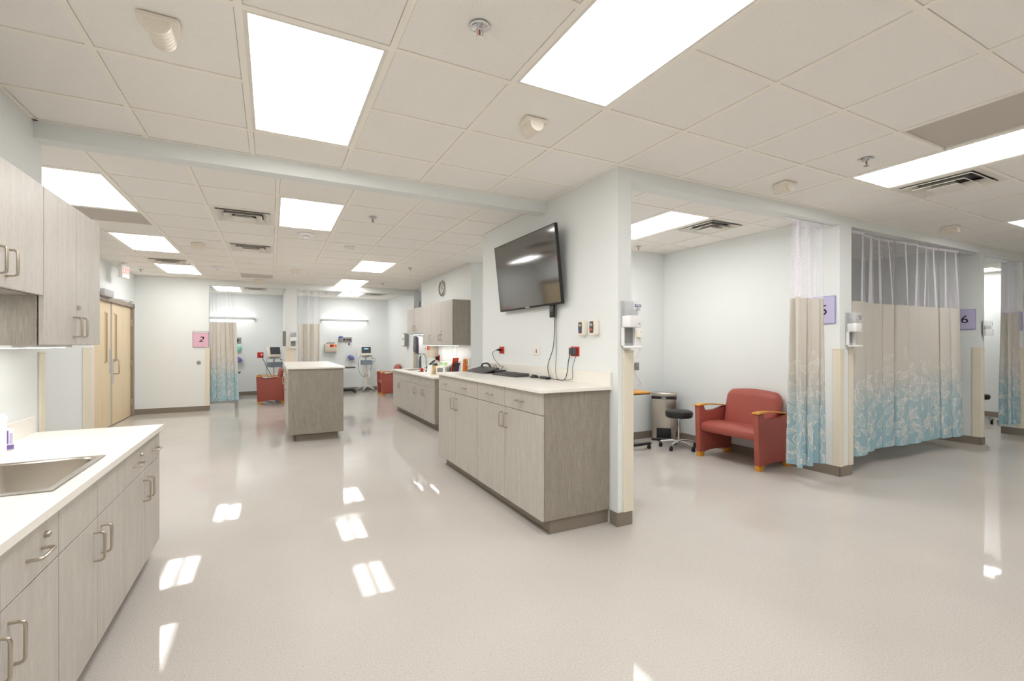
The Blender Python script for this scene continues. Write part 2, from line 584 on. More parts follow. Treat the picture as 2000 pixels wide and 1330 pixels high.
PITCH = 0.617
def ceiling(name, x0, x1, y0, y1, ox, oy, skips=(), edges='lrtb', cut=None, lamps=()):
    """lay-in tiles with dropped faces, tee grid, dark reveal; skips = cells taken by fixtures"""
    c = MB()
    i0 = math.floor((x0 - ox) / PITCH) - 1
    j0 = math.floor((y0 - oy) / PITCH) - 1
    i1 = math.ceil((x1 - ox) / PITCH) + 1
    j1 = math.ceil((y1 - oy) / PITCH) + 1
    g = 0.0178
    for i in range(i0, i1):
        for j in range(j0, j1):
            if (i, j) in skips:
                continue
            pl, pr, pb, pt = [0.026 if k_ in edges else 0.0 for k_ in 'lrbt']
            a, b = max(ox + i * PITCH + g, x0 + pl), min(ox + (i + 1) * PITCH - g, x1 - pr)
            d, e = max(oy + j * PITCH + g, y0 + pb), min(oy + (j + 1) * PITCH - g, y1 - pt)
            if cut and a > cut[0]:
                e = min(e, cut[1] - 0.026)
            elif cut and b > cut[0] and d > cut[1]:
                b = cut[0] - 0.026
            if b - a < 0.02 or e - d < 0.02:
                continue
            c.box(a, d, 2.752, b, e, 2.766, mi=0)
    t = 0.0155
    for i in range(i0, i1 + 1):
        x = ox + i * PITCH
        if x0 < x < x1:
            c.box(x - t, y0, 2.7475, x + t, cut[1] if cut and x > cut[0] else y1, 2.772, mi=1)
    for j in range(j0, j1 + 1):
        y = oy + j * PITCH
        if y0 < y < y1:
            xe = cut[0] if cut and y > cut[1] else x1
            a = x0
            for i in sorted(i for (i, jj) in lamps if jj + 1 == j):
                b = max(x0, ox + i * PITCH)
                if a < b <= xe:
                    c.box(a, y - t, 2.7478, b, y + t, 2.7717, mi=1)
                a = max(a, min(xe, ox + (i + 1) * PITCH))
            if xe > a:
                c.box(a, y - t, 2.7478, xe, y + t, 2.7717, mi=1)
    for k_, q in (('l', (x0, y0, x0 + 0.022, y1)), ('r', (x1 - 0.022, y0, x1, y1)), ('b', (x0, y0, x1, y0 + 0.022)), ('t', (x0, y1 - 0.022, x1, y1))):
        if cut and k_ == 't':
            q = (x0, y1 - 0.022, cut[0], y1)
            c.box(cut[0] - 0.022, cut[1] - 0.022, 2.747, cut[0], y1 - 0.022, 2.766, mi=1)
            c.box(cut[0], cut[1] - 0.022, 2.747, x1, cut[1], 2.766, mi=1)
        if k_ in edges:
            c.box(q[0], q[1], 2.747, q[2], q[3], 2.766, mi=1)
    if cut:
        c.box(x0 - 0.05, y0 - 0.05, 2.80, cut[0], y1 + 0.05, 2.84, mi=2); c.box(cut[0], y0 - 0.05, 2.80, x1 + 0.05, cut[1], 2.84, mi=2)
    else:
        c.box(x0 - 0.05, y0 - 0.05, 2.80, x1 + 0.05, y1 + 0.05, 2.84, mi=2)
    return struct(c.build(name, [M['tile'], M['tee'], M['void']], smooth=False))

FX, FY = 1.112, 2.175          # foreground grid origin
LX, LY = 0.045, 4.82           # left room grid origin
BX, BY = 3.61, 3.50            # bay grid origin
def cell(ox, oy, i, j):
    return ox + (i + 0.5) * PITCH, oy + (j + 0.5) * PITCH

LIGHTS = [  # (grid, i, j of the nearer cell, label)
 ('F', -2, 0, 'long ceiling light panel over the left part of the foreground, before the beam'),
 ('F', 0, -2, 'large ceiling light panel cut by the top edge of the photo, right of centre'),
 ('F', 5, -2, 'ceiling light panel beside the perforated return grille at the right edge'),
 ('F', 10, -2, 'small sliver of a ceiling light panel at the far right edge'),
 ('L', -3, 0, 'ceiling light panel just above the left wall cabinets beyond the beam'),
 ('L', 0, 0, 'square-looking ceiling light panel in the middle room, right after the beam'),
 ('L', -3, 4, 'second ceiling light panel in the row leading to the exit sign'),
 ('L', -3, 8, 'third and last ceiling light panel in the row above the wooden doors'),
 ('L', 2, 5, 'ceiling light panel in the middle room above the far sink counter side'),
 ('L', 2, 9, 'furthest ceiling light panel of the middle room, near the far bay opening'),
 ('B', 0, 0, 'ceiling light panel inside the bay with the red bench'),
 ('R3', 1, 0, 'ceiling light panel inside the far bay with the sharps box'),
 ('R2', -2, 0, 'ceiling light panel inside the far bay behind the number two curtain'),
 ('F', 0, -8, 'added unseen ceiling light panel behind the viewer over the open floor'),  # this and the next three: unseen panels added to light the room
 ('F', 5, -8, 'added unseen ceiling light panel behind the viewer toward the right wall'),
 ('F', -2, -5, 'added unseen ceiling light panel behind the viewer near the left counter'),
 ('F', 10, -8, 'added unseen ceiling light panel behind the viewer at the far right'),
 ('L', -7, 0, 'ceiling light panel in the passage hidden behind the left wall'),
 ('S', 4, 0, 'added ceiling light panel out of sight in the narrow end bay on the right'),  # no panel seen in this bay; added to light it
 ('H', 1, 0, 'ceiling light panel in the hall behind the television wall'),
]
GR = {'F': (FX, FY), 'L': (LX, LY), 'B': (BX, BY), 'R3': (1.0, 12.86), 'R2': (-0.045, 12.86), 'S': (8.9, 3.50), 'H': (LX + 6 * PITCH, LY + 2 * PITCH)}
VENTS = [('L', -1, 1, 'louvred ceiling air diffuser left of the square-looking light after the beam'),
 ('L', -1, 4, 'second louvred ceiling air diffuser along the middle room ceiling'),
 ('L', -3, 7, 'thin looking air diffuser between the two far ceiling lights on the left'),
 ('F', 6, -1, 'louvred ceiling air diffuser beside the long light at right'),
 ('B', 1, 0, 'louvred air diffuser beside the light inside the bench bay'),
 ('R3', 2, 0, 'air diffuser on the ceiling of the far bay with the sharps box'),
 ('R2', -1, 0, 'air diffuser on the ceiling of the far bay behind the number two curtain')]
GRILLES = [('F', 4, -2, 'perforated grey return air grille at the top right'),
 ('L', -3, 2, 'grey return air grille behind the first light of the left row'),
 ('L', -1, 9, 'return air grille on the ceiling near the far bays')]
def skips(k):
    s = set()
    for g, i, j, _ in LIGHTS:
        if g == k:
            s.add((i, j)); s.add((i, j + 1))
    for g, i, j, _ in VENTS + GRILLES:
        if g == k:
            s.add((i, j))
    return s
def lampcells(k):
    return [(i, j) for g, i, j, _ in LIGHTS if g == k]
ceiling('ceiling', XL, 13.0, -3.85, 3.855, FX, FY, skips('F'), edges='lbt', cut=(XTV, YB), lamps=lampcells('F'))
def ceil_l():
    sk = skips('L')
    for g, i, j, _ in LIGHTS:
        if g == 'H':
            sk.add((i + 6, j + 2)); sk.add((i + 6, j + 3))
    return sk
ceiling('ceiling', -6.87, XTV, 3.98, 11.6, LX, LY, ceil_l(), edges='ltb', lamps=lampcells('L'))
ceiling('ceiling', XTV, 6.5, 5.375, 11.6, LX, LY, ceil_l(), edges='rtb', lamps=[(7, 2)] + lampcells('L'))
ceiling('ceiling', 2.489, 5.297, 2.96, YBAY, BX, BY, skips('B'), lamps=lampcells('B'))
ceiling('ceiling', 5.517, 8.69, 2.96, YBAY, 5.9, 3.5)
ceiling('ceiling', 8.81, 12.2, 2.96, YBAY, 8.9, 3.5, skips('S'), lamps=lampcells('S'))
ceiling('ceiling', -2.6, 0.28, 11.73, 14.62, -0.045, 12.86, skips('R2'), lamps=lampcells('R2'))
ceiling('ceiling', 0.5, 3.17, 11.73, 14.62, 1.0, 12.86, skips('R3'), lamps=lampcells('R3'))

# baseboards
def baseboard(side, *segs):
    w = MB()
    for x0, y0, x1, y1 in segs:
        w.box(x0, y0, 0, x1, y1, 0.105, b=0.003, seg=1)
    return struct(w.build('baseboard_' + side, M['base'], smooth=False))
t = 0.008
baseboard('tv', (2.33, YB - t, 2.475 + t, YB), (2.475, YB, 2.475 + t, YBAY), (XTV - t, YB - t, XTV, 2.9))
baseboard('bench_bay', (5.297 - t, YB - t, 5.297, YBAY), (5.297 - t, YB - t, 5.517 + t, YB), (5.517, YB, 5.517 + t, YBAY), (2.497, YBAY - t, 5.289, YBAY))
baseboard('far_right', (8.69 - t, YB - t, 8.69, YBAY), (8.69 - t, YB - t, 8.81 + t, YB), (8.81, YB, 8.81 + t, YBAY), (8.82, YBAY - t, 12.19, YBAY), (5.53, YBAY - t, 8.68, YBAY))
baseboard('end', (10.17 - t, YB - t, 10.17, 3.05), (10.17 - t, YB - t, 10.37, YB), (12.2 - t, 2.96, 12.2, YBAY))
baseboard('far', (-2.41, 11.6 - t, -1.17 + t, 11.6), (-1.17, 11.6, -1.17 + t, 11.73))
baseboard('rear', (-2.6, 14.62 - t, 0.28, 14.62), (0.5, 14.62 - t, 3.17, 14.62), (3.17 - t, 11.6, 3.17, 14.62), (0.28 - t, 11.6, 0.28, 14.62), (0.27, 11.6 - t, 0.51, 11.6), (0.5, 11.6, 0.5 + t, 14.62), (3.16, 11.6 - t, 3.3, 11.6))
baseboard('sink', (2.95 - t, 7.26 - t, 2.95, 10.17), (2.95, 7.26 - t, 6.5, 7.26))
baseboard('passage', (-6.8, 8.65 - t, -2.29, 8.65))

# ---------------------------------------------------------------- doors (maple pair with vision strips)
fr = MB()
fr.box(-2.46, 8.90, 0, -2.375, 8.96, 2.15, b=0.004); fr.box(-2.46, 11.38, 0, -2.375, 11.46, 2.15, b=0.004); fr.box(-2.46, 8.90, 2.09, -2.375, 11.46, 2.17, b=0.004)
struct(fr.build('trim_7', M['frame'], smooth=False))
def door(n, y0, y1, vy):
    d = MB(); d.box(-2.465, y0, 0.012, -2.42, y1, 2.088, b=0.002, seg=1)
    o = struct(d.build('door_%d' % n, M['maple'], smooth=False))
    g = MB(); g.box(-2.422, vy - 0.055, 1.10, -2.417, vy + 0.055, 1.905)
    g.build('vision_glass', M['glassdark'], o, smooth=False)
    e = MB()
    for a, b, c, dd in ((vy - 0.07, vy - 0.055, 1.085, 1.92), (vy + 0.055, vy + 0.07, 1.085, 1.92)):
        e.box(-2.422, a, c, -2.412, b, dd)
    e.box(-2.422, vy - 0.07, 1.085, -2.412, vy + 0.07, 1.10); e.box(-2.422, vy - 0.07, 1.905, -2.412, vy + 0.07, 1.92)
    e.build('vision_frame', M['maple'], o, smooth=False)
    return o
d1 = door(1, 8.97, 10.155, 9.875)
d2 = door(2, 10.16, 11.372, 10.40)
h = MB()
h.tube([(-2.418, 10.27, 1.12), (-2.35, 10.27, 1.12), (-2.34, 10.27, 1.11), (-2.34, 10.27, 0.89), (-2.35, 10.27, 0.88), (-2.418, 10.27, 0.88)], 0.011, 10)
h.build('handle', M['nickel'], d2)
h = MB(); h.box(-2.421, 10.20, 0.72, -2.416, 10.28, 1.14); h.build('push_plate', M['lgrey'], d2, smooth=False)
h = MB(); h.box(-2.421, 10.04, 0.90, -2.416, 10.14, 1.30); h.build('push_plate', M['lgrey'], d1, smooth=False)
h = MB(); h.box(-2.421, 10.12, 0.012, -2.405, 10.154, 2.088); h.build('meeting_strip', M['lgrey'], d1, smooth=False)
for z in (0.28, 1.03, 1.80):
    h = MB(); h.box(-2.421, 11.345, z - 0.06, -2.405, 11.40, z + 0.06, b=0.004); h.tube([(-2.402, 11.375, z - 0.062), (-2.402, 11.375, z + 0.062)], 0.009, 8)
    h.build('hinge', M['nickel'], d2)
c = thing('door_closer', 'grey door closer arm on the frame above the left wooden door', 'door closer', (-2.372, 9.62, 2.15))
h = MB(); h.box(0, -0.24, 0.0, 0.06, 0.24, 0.11, b=0.008); h.build('body', M['lgrey'], c)
h = MB(); h.tube([(0.03, 0.18, -0.01), (0.22, 0.72, -0.01), (0.05, 1.22, 0.0)], 0.010, 8); h.build('arm', M['lgrey'], c)

# ---------------------------------------------------------------- cabinets
def pull(parent, x, z, length, horiz=False, y=0.0, proj=0.036, r=0.0052):
    h = length / 2
    k = 0.012
    q = [(-h, 0), (-h, -proj + k), (-h + 0.3 * k, -proj + 0.3 * k), (-h + k, -proj), (h - k, -proj), (h - 0.3 * k, -proj + 0.3 * k), (h, -proj + k), (h, 0)]
    m_ = MB()
    if horiz:
        m_.tube([(x + a, y + b, z) for a, b in q], r, 10)
    else:
        m_.tube([(x, y + b, z + a) for a, b in q], r, 10)
    return m_.build('handle', M['nickel'], parent)

def lock(parent, x, z, y=0.0):
    m_ = MB()
    m_.lathe([(0.0105, 0.0), (0.0105, 0.010), (0.008, 0.014), (0.0, 0.014)], (0, 0, 0), 16, M=Matrix.Rotation(PI / 2, 4, 'X'))
    m_.box(-0.001, -0.0145, -0.004, 0.001, -0.0135, 0.004, mi=1)
    o = m_.build('lock', [M['nickel'], M['black']], parent)
    o.location = (x, y, z)
    return o

def front(parent, kind, x0, x1, z0, z1):
    m_ = MB()
    m_.box(x0 + 0.0022, 0.0, z0 + 0.0022, x1 - 0.0022, 0.019, z1 - 0.0022, b=0.001, seg=1)
    return m_.build(kind, M['lam'], parent, smooth=False)

def base_unit(label, loc, rot, w, depth, ztop, zdraw, drawers, doors, zb=0.107, toe=True, group=None, toe_in=0.075, ends=(0, 0), door_h=None):
    """drawers: (x0,x1,[pull xs],lock x or None); doors: (x0,x1,handle x)"""
    u = thing('base_cabinet', label, 'cabinet', loc, rot, group)
    b = MB()
    b.box(0.001, 0.021, zb, 0.019, depth, ztop); b.box(w - 0.019, 0.021, zb, w - 0.001, depth, ztop)
    b.box(0.019, 0.021, zb, w - 0.019, depth, zb + 0.018); b.box(0.019, depth - 0.012, zb, w - 0.019, depth, ztop)
    b.box(0.019, 0.021, ztop - 0.05, w - 0.019, 0.04, ztop)
    b.build('carcass', M['lam_shaded'], u, smooth=False)
    if toe:
        k = MB(); k.box(ends[0], toe_in, 0, w - ends[1], depth, zb, b=0.002, seg=1); k.box(ends[0], toe_in - 0.012, 0, w - ends[1], toe_in, 0.012, b=0.004)
        k.build('toe_kick', M['base'], u, smooth=False)
    for x0, x1, ps, lk in drawers:
        d = front(u, 'drawer', x0, x1, zdraw, ztop)
        zc = (zdraw + ztop) / 2 - 0.008
        for p in ps:
            pull(d, p, zc, 0.105, True)
        if lk is not None:
            lock(d, lk, zc + 0.035)
    for x0, x1, hx in doors:
        d = front(u, 'door', x0, x1, zb, zdraw)
        if hx is not None:
            pull(d, hx, (door_h or zdraw - 0.11), 0.118)
    return u

def wall_unit(label, loc, rot, w, depth, z0, z1, doors, hz, lockx=None, group=None):
    u = thing('wall_cabinet', label, 'cabinet', loc, rot, group)
    b = MB()
    b.box(0.001, 0.024, z0, 0.019, depth, z1); b.box(w - 0.019, 0.024, z0, w - 0.001, depth, z1)
    b.box(0.019, 0.024, z0, w - 0.019, depth, z0 + 0.018); b.box(0.019, 0.024, z1 - 0.018, w - 0.019, depth, z1)
    b.box(0.019, depth - 0.012, z0, w - 0.019, depth, z1)
    b.build('carcass', M['lam_shaded'], u, smooth=False)
    for x0, x1, hx in doors:
        d = front(u, 'door', x0, x1, z0, z1)
        pull(d, hx, hz, 0.105)
        if lockx is not None and x0 < lockx < x1:
            lock(d, lockx, hz + 0.11)
    return u

# left foreground run (faces +X: rot 90, local x runs along +Y)
base_unit('grey laminate base cabinet at the far end of the left counter', (-0.66, 2.996, 0), 90, 0.82, 0.60, 0.828, 0.655,
          [(0, 0.417, [0.21], 0.31), (0.417, 0.82, [0.64], None)], [(0, 0.417, 0.375), (0.417, 0.82, 0.47)])
base_unit('grey laminate sink base cabinet under the left stainless sink', (-0.66, 2.172, 0), 90, 0.823, 0.60, 0.828, 0.655,
          [(0, 0.407, [], None), (0.407, 0.823, [], None)], [(0, 0.407, 0.36), (0.407, 0.823, 0.455)])
base_unit('nearest grey laminate base cabinet at the bottom left corner', (-0.66, 1.352, 0), 90, 0.819, 0.60, 0.828, 0.655,
          [(0, 0.423, [0.21], None), (0.423, 0.819, [0.63], 0.71)], [(0, 0.423, 0.38), (0.423, 0.819, 0.468)])
wall_unit('tall light grey wall cabinet above the left counter', (-0.95, 2.95, 0), 90, 0.806, 0.336, 1.384, 2.131,
          [(0, 0.412, 0.37), (0.412, 0.806, 0.455)], 1.48, 0.435)
wall_unit('shorter light grey wall cabinet cut by the left edge of the photo', (-0.95, 2.149, 0), 90, 0.80, 0.336, 1.615, 2.131,
          [(0, 0.40, 0.36), (0.40, 0.80, 0.45)], 1.716)
def slab(name, x0, x1, y0, y1, z0, z1, hole, label, cat='countertop', round_at=None):
    """worktop with a rectangular sink cut-out"""
    m_ = MB()
    if hole:
        hx0, hx1, hy0, hy1 = hole
        for q in ((x0, y0, x1, hy0), (x0, hy1, x1, y1), (x0, hy0, hx0, hy1), (hx1, hy0, x1, hy1)):
            m_.box(q[0], q[1], z0, q[2], q[3], z1)
        bmesh.ops.remove_doubles(m_.bm, verts=m_.bm.verts[:], dist=1e-5)
    return m_
ct = thing('countertop', 'white solid countertop holding the stainless sink at lower left', 'countertop', (0, 0, 0))
slab('', XL + 0.001, -0.64, 1.30, 3.833, 0.829, 0.858, (-1.11, -0.728, 2.29, 2.848), '').build('worktop', M['top'], ct, smooth=False)
b = MB(); b.box(XL + 0.001, 1.30, 0.858, XL + 0.02, 3.82, 0.958, b=0.002, seg=1); b.build('backsplash', M['top'], ct, smooth=False)

def basin_sink(label, loc, rot, w, d, depth, rim=0.022):
    """drop-in stainless sink, origin at rim centre; local x width, y depth"""
    s = thing('sink', label, 'sink', loc, rot)
    m_ = MB()
    rings = []
    def ring(hw, hd, r, z):
        return [m_.bm.verts.new((x, y, z)) for x, y in rrect(-hw, -hd, hw, hd, r, 6)]
    hw, hd = w / 2, d / 2
    spec = [(hw, hd, 0.006, 0.001), (hw - 0.002, hd - 0.002, 0.006, 0.005), (hw - rim * 0.6, hd - rim * 0.6, 0.02, 0.004), (hw - rim, hd - rim, 0.05, 0.006), (hw - rim - 0.008, hd - rim - 0.008, 0.055, 0.0),
            (hw - rim - 0.014, hd - rim - 0.014, 0.06, -depth * 0.75), (hw - rim - 0.03, hd - rim - 0.03, 0.06, -depth * 0.95), (hw - rim - 0.07, hd - rim - 0.07, 0.05, -depth)]
    for q in spec:
        rings.append(ring(*q))
    for A, B_ in zip(rings, rings[1:]):
        n = len(A)
        for k in range(n):
            m_.bm.faces.new((A[k], A[(k + 1) % n], B_[(k + 1) % n], B_[k]))
    m_.bm.faces.new(rings[-1])
    m_.build('basin', M['steel'], s, angle=50)
    q = MB(); q.lathe([(0.0, -depth + 0.004), (0.035, -depth + 0.004), (0.042, -depth + 0.0005)], (0, 0, 0), 20); q.build('drain', M['chrome'], s)
    return s
basin_sink('stainless steel sink set in the left foreground counter', (-0.918, 2.568, 0.8585), 90, 0.61, 0.43, 0.17, 0.026)
o = thing('under_cabinet_light', 'lit strip hidden under the shorter left wall cabinet', 'light', (-1.235, 2.55, 1.598))
q = MB(); q.box(-0.03, -0.38, 0.0, 0.03, 0.38, 0.014); q.build('housing', M['white'], o, smooth=False)
q = MB(); q.box(-0.024, -0.36, -0.004, 0.024, 0.36, 0.0); q.build('lens', M['lens_under'], o, smooth=False)
o = thing('under_cabinet_light', 'thin lit strip under the left wall cabinets', 'light', (-1.09, 2.9, 1.372))
q = MB(); q.box(-0.03, -0.75, 0.0, 0.03, 0.79, 0.012); q.build('housing', M['white'], o, smooth=False)
q = MB(); q.box(-0.024, -0.73, -0.003, 0.024, 0.70, 0.0); q.build('lens', M['lens_under'], o, smooth=False)

# counter under the television (faces -X: rot -90, local x runs toward -Y)
base_unit('grey laminate base cabinet with a wide two-pull drawer, far half of the television counter', (1.73, 5.25, 0), -90, 1.15, 0.605, 1.036, 0.872,
          [(0, 1.15, [0.235, 0.815], None)], [(0, 0.555, 0.50), (0.555, 1.15, 0.61)], door_h=0.757, ends=(0.06, 0))
base_unit('grey laminate base cabinet with two drawers, near half of the television counter', (1.73, 4.098, 0), -90, 1.196, 0.605, 1.036, 0.872,
          [(0, 0.588, [0.30], None), (0.588, 1.196, [0.865], None)], [(0, 0.588, 0.545), (0.588, 1.196, 0.635)], door_h=0.762, ends=(0, 0.02))
ct = thing('countertop', 'cream countertop under the television', 'countertop', (0, 0, 0))
q = MB()
pl = [(2.341, 2.872), (2.341, 5.275), (1.70, 5.275)] + [(1.70 + 0.03 * (1 - math.cos(a * PI / 12)), 2.902 - 0.03 * math.sin(a * PI / 12)) for a in range(0, 7)]
q.prism(pl, 1.037, 1.062, 'z', bev=0.002, seg=1); q.build('worktop', M['top'], ct)
q = MB(); q.box(2.321, 2.872, 1.062, 2.341, 5.26, 1.172, b=0.002, seg=1); q.build('backsplash', M['top'], ct, smooth=False)

# island (drawers face -X)
u = base_unit('grey laminate island cabinet standing free in the middle of the floor', (0.205, 9.62, 0), -90, 2.31, 0.735, 1.034, 0.872,
          [(k * 0.577, (k + 1) * 0.577, [k * 0.577 + 0.29], None) for k in range(4)],
          [(k * 0.577, (k + 1) * 0.577, k * 0.577 + (0.53 if k % 2 == 0 else 0.05)) for k in range(4)], door_h=0.76, toe=False)
q = MB(); q.box(0.08, 0.11, 0, 2.27, 0.665, 0.107, b=0.002, seg=1); q.box(0.072, 0.10, 0, 2.278, 0.675, 0.012, b=0.004); q.build('toe_kick', M['base'], u, smooth=False)
q = MB(); q.box(2.31, 0.0, 0.107, 2.328, 0.735, 1.034, b=0.001, seg=1); q.build('end_panel', M['lam_shaded'], u, smooth=False)
ct = thing('countertop', 'white countertop on the free standing island', 'countertop', (0, 0, 0))
q = MB(); q.prism(rrect(0.185, 7.265, 0.96, 9.66, 0.02, 3), 1.035, 1.061, 'z', bev=0.003, seg=2); q.build('worktop', M['top'], ct)

# far sink counter (faces -X)
ys = [10.05, 9.44, 8.845, 8.285, 7.76, 7.22]
w_ = [ys[0] - y for y in ys]
base_unit('grey sink base cabinet at the far end of the far sink counter', (2.30, ys[0], 0), -90, w_[2], 0.64, 0.834, 0.675,
          [(0, w_[2], [], None)], [(0, w_[1], w_[1] - 0.045), (w_[1], w_[2], w_[1] + 0.045)], ends=(0.06, 0))
base_unit('single-door grey base cabinet in the middle of the far sink counter', (2.30, ys[2], 0), -90, ys[2] - ys[3], 0.64, 0.834, 0.675,
          [(0, 0.56, [0.28], None)], [(0, 0.56, 0.51)])
base_unit('grey two-door base cabinet at the near end of the far sink counter', (2.30, ys[3], 0), -90, ys[3] - ys[5], 0.64, 0.834, 0.675,
          [(0, 0.525, [0.25], 0.33), (0.525, 1.065, [0.80], None)], [(0, 0.525, 0.48), (0.525, 1.065, 0.57)])
ct = thing('countertop', 'white countertop around the far sink with the gooseneck faucet', 'countertop', (0, 0, 0))
slab('', 2.275, 2.949, 7.19, 10.075, 0.835, 0.86, (2.45, 2.80, 9.27, 9.72), '').build('worktop', M['top'], ct, smooth=False)
basin_sink('small stainless sink in the far counter below the wall cabinets', (2.625, 9.495, 0.8605), 90, 0.47, 0.37, 0.16)
yu = [10.15, 9.57, 8.96, 8.41, 7.86, 7.29]
wall_unit('short two-door grey wall cabinet above the far sink', (2.63, yu[0], 0), -90, yu[0] - yu[2], 0.318, 1.60, 2.128,
          [(0, 0.58, 0.535), (0.58, 1.19, 0.625)], 1.71)
wall_unit('single-door tall grey wall cabinet in the middle above the far counter', (2.63, yu[2], 0), -90, yu[2] - yu[3], 0.318, 1.375, 2.128,
          [(0, 0.55, 0.50)], 1.50)
wall_unit('two-door tall grey wall cabinet below the round clock', (2.63, yu[3], 0), -90, yu[3] - yu[5], 0.318, 1.375, 2.128,
          [(0, 0.55, 0.505), (0.55, 1.12, 0.60)], 1.50, 0.575)
o = thing('under_cabinet_light', 'thin lit strip under the wall cabinets of the far sink counter', 'light', (2.76, 8.1, 1.362))
q = MB(); q.box(-0.03, -0.72, 0.0, 0.03, 0.80, 0.012); q.build('housing', M['white'], o, smooth=False)
q = MB(); q.box(-0.024, -0.70, -0.003, 0.024, 0.78, 0.0); q.build('lens', M['lens_under'], o, smooth=False)
o = thing('under_cabinet_light', 'thin lit strip under the short wall cabinet above the far sink', 'light', (2.76, 9.55, 1.587))
q = MB(); q.box(-0.03, -0.5, 0.0, 0.03, 0.5, 0.012); q.build('housing', M['white'], o, smooth=False)
q = MB(); q.box(-0.024, -0.48, -0.003, 0.024, 0.48, 0.0); q.build('lens', M['lens_under'], o, smooth=False)

# ---------------------------------------------------------------- ceiling fixtures
def luminaire(g, i, j, label):
    ox, oy = GR[g]
    cx, cy = ox + (i + 0.5) * PITCH, oy + (j + 1) * PITCH
    o = thing('ceiling_light', label, 'light', (cx, cy, CEIL), 0, 'recessed ceiling light panels')
    q = MB()
    hx, hy = PITCH / 2 - 0.0145, PITCH - 0.0145
    e = 0.018
    q.box(-hx, -hy, -0.001, -hx + e, hy, 0.03); q.box(hx - e, -hy, -0.001, hx, hy, 0.03)
    q.box(-hx + e, -hy, -0.001, hx - e, -hy + e, 0.03); q.box(-hx + e, hy - e, -0.001, hx - e, hy, 0.03)
    q.build('frame', M['fixture'], o, smooth=False)
    q = MB(); q.box(-hx + e, -hy + e, 0.004, hx - e, hy - e, 0.012); q.build('lens', M['lens_bay' if g == 'B' else 'lens'], o, smooth=False)
    return o
LAMPS = []
for a in LIGHTS:
    LAMPS.append(luminaire(*a))

def vent(g, i, j, label):
    ox, oy = GR[g]
    cx, cy = cell(ox, oy, i, j)
    o = thing('air_diffuser', label, 'vent', (cx, cy, CEIL), 0, 'louvred ceiling air diffusers')
    h = PITCH / 2 - 0.013
    q = MB()
    q.box(-h, -h, -0.001, h, -h + 0.05, 0.02); q.box(-h, h - 0.05, -0.001, h, h, 0.02)
    q.box(-h, -h + 0.05, -0.001, -h + 0.05, h - 0.05, 0.02); q.box(h - 0.05, -h + 0.05, -0.001, h, h - 0.05, 0.02)
    q.build('frame', M['fixture'], o, smooth=False)
    q = MB(); q.box(-h + 0.02, -h + 0.02, 0.045, h - 0.02, h - 0.02, 0.048); q.build('duct', M['dgrey'], o, smooth=False)
    for s, zz in ((h - 0.052, -0.016), (h - 0.122, -0.028)):
        q = MB()
        for k in range(4):
            R = Matrix.Rotation(k * PI / 2, 4, 'Z')
            a, b = s, s - 0.062
            P = [R @ Vector(v) for v in ((-a, -a, zz), (a, -a, zz), (b, -b, zz + 0.042), (-b, -b, zz + 0.042))]
            T = [v + Vector((0, 0, 0.003)) for v in P]
            q.quad(P); q.quad(T[::-1])
            for n in range(4):
                q.quad([P[n], P[(n + 1) % 4], T[(n + 1) % 4], T[n]])
        q.build('louvre', M['fixture'], o, smooth=False)
    s = h - 0.192
    q = MB(); q.box(-s, -s, -0.038, s, s, -0.034)
    for k in range(4):
        R = Matrix.Rotation(k * PI / 2, 4, 'Z')
        q.quad([R @ Vector(v) for v in ((-s, -s, -0.036), (s, -s, -0.036), (s - 0.05, -s + 0.05, 0.01), (-s + 0.05, -s + 0.05, 0.01))])
    q.build('centre_plate', M['fixture'], o, smooth=False)
for a in VENTS:
    vent(*a)
for g, i, j, label in GRILLES:
    cx, cy = cell(*GR[g], i, j)
    o = thing('return_grille', label, 'vent', (cx, cy, CEIL))
    h = PITCH / 2 - 0.013
    q = MB()
    q.box(-h, -h, -0.001, h, -h + 0.016, 0.02); q.box(-h, h - 0.016, -0.001, h, h, 0.02)
    q.box(-h, -h, -0.001, -h + 0.016, h, 0.02); q.box(h - 0.016, -h, -0.001, h, h, 0.02)
    q.build('frame', M['fixture'], o, smooth=False)
    q = MB(); q.box(-h + 0.016, -h + 0.016, 0.008, h - 0.016, h - 0.016, 0.012); q.build('perforated_plate', M['perf'], o, smooth=False)

# sprinklers
sp0 = thing('sprinkler', 'x', 'sprinkler', (0, 0, CEIL), 0, 'ceiling sprinkler heads')
q = MB(); q.lathe([(0.0, 0.0), (0.042, 0.0), (0.044, -0.004), (0.036, -0.008), (0.022, -0.004), (0.0, -0.004)], seg=28); q.build('escutcheon', M['chrome'], sp0)
q = MB(); q.lathe([(0.0, 0.0), (0.012, -0.002), (0.012, -0.016), (0.007, -0.02), (0.0, -0.02)], seg=14)
for s in (-1, 1):
    q.tube([(s * 0.011, 0, -0.015), (s * 0.015, 0, -0.03), (s * 0.006, 0, -0.046), (0, 0, -0.05)], 0.003, 6)
q.build('body', M['chrome'], sp0)
q = MB(); q.lathe([(0.0, -0.018), (0.004, -0.02), (0.004, -0.044), (0.0, -0.046)], seg=10); q.build('bulb', M['bulb'], sp0)
q = MB(); q.lathe([(0.0, -0.05), (0.018, -0.05), (0.018, -0.053), (0.0, -0.053)], seg=16); q.build('deflector', M['chrome'], sp0)
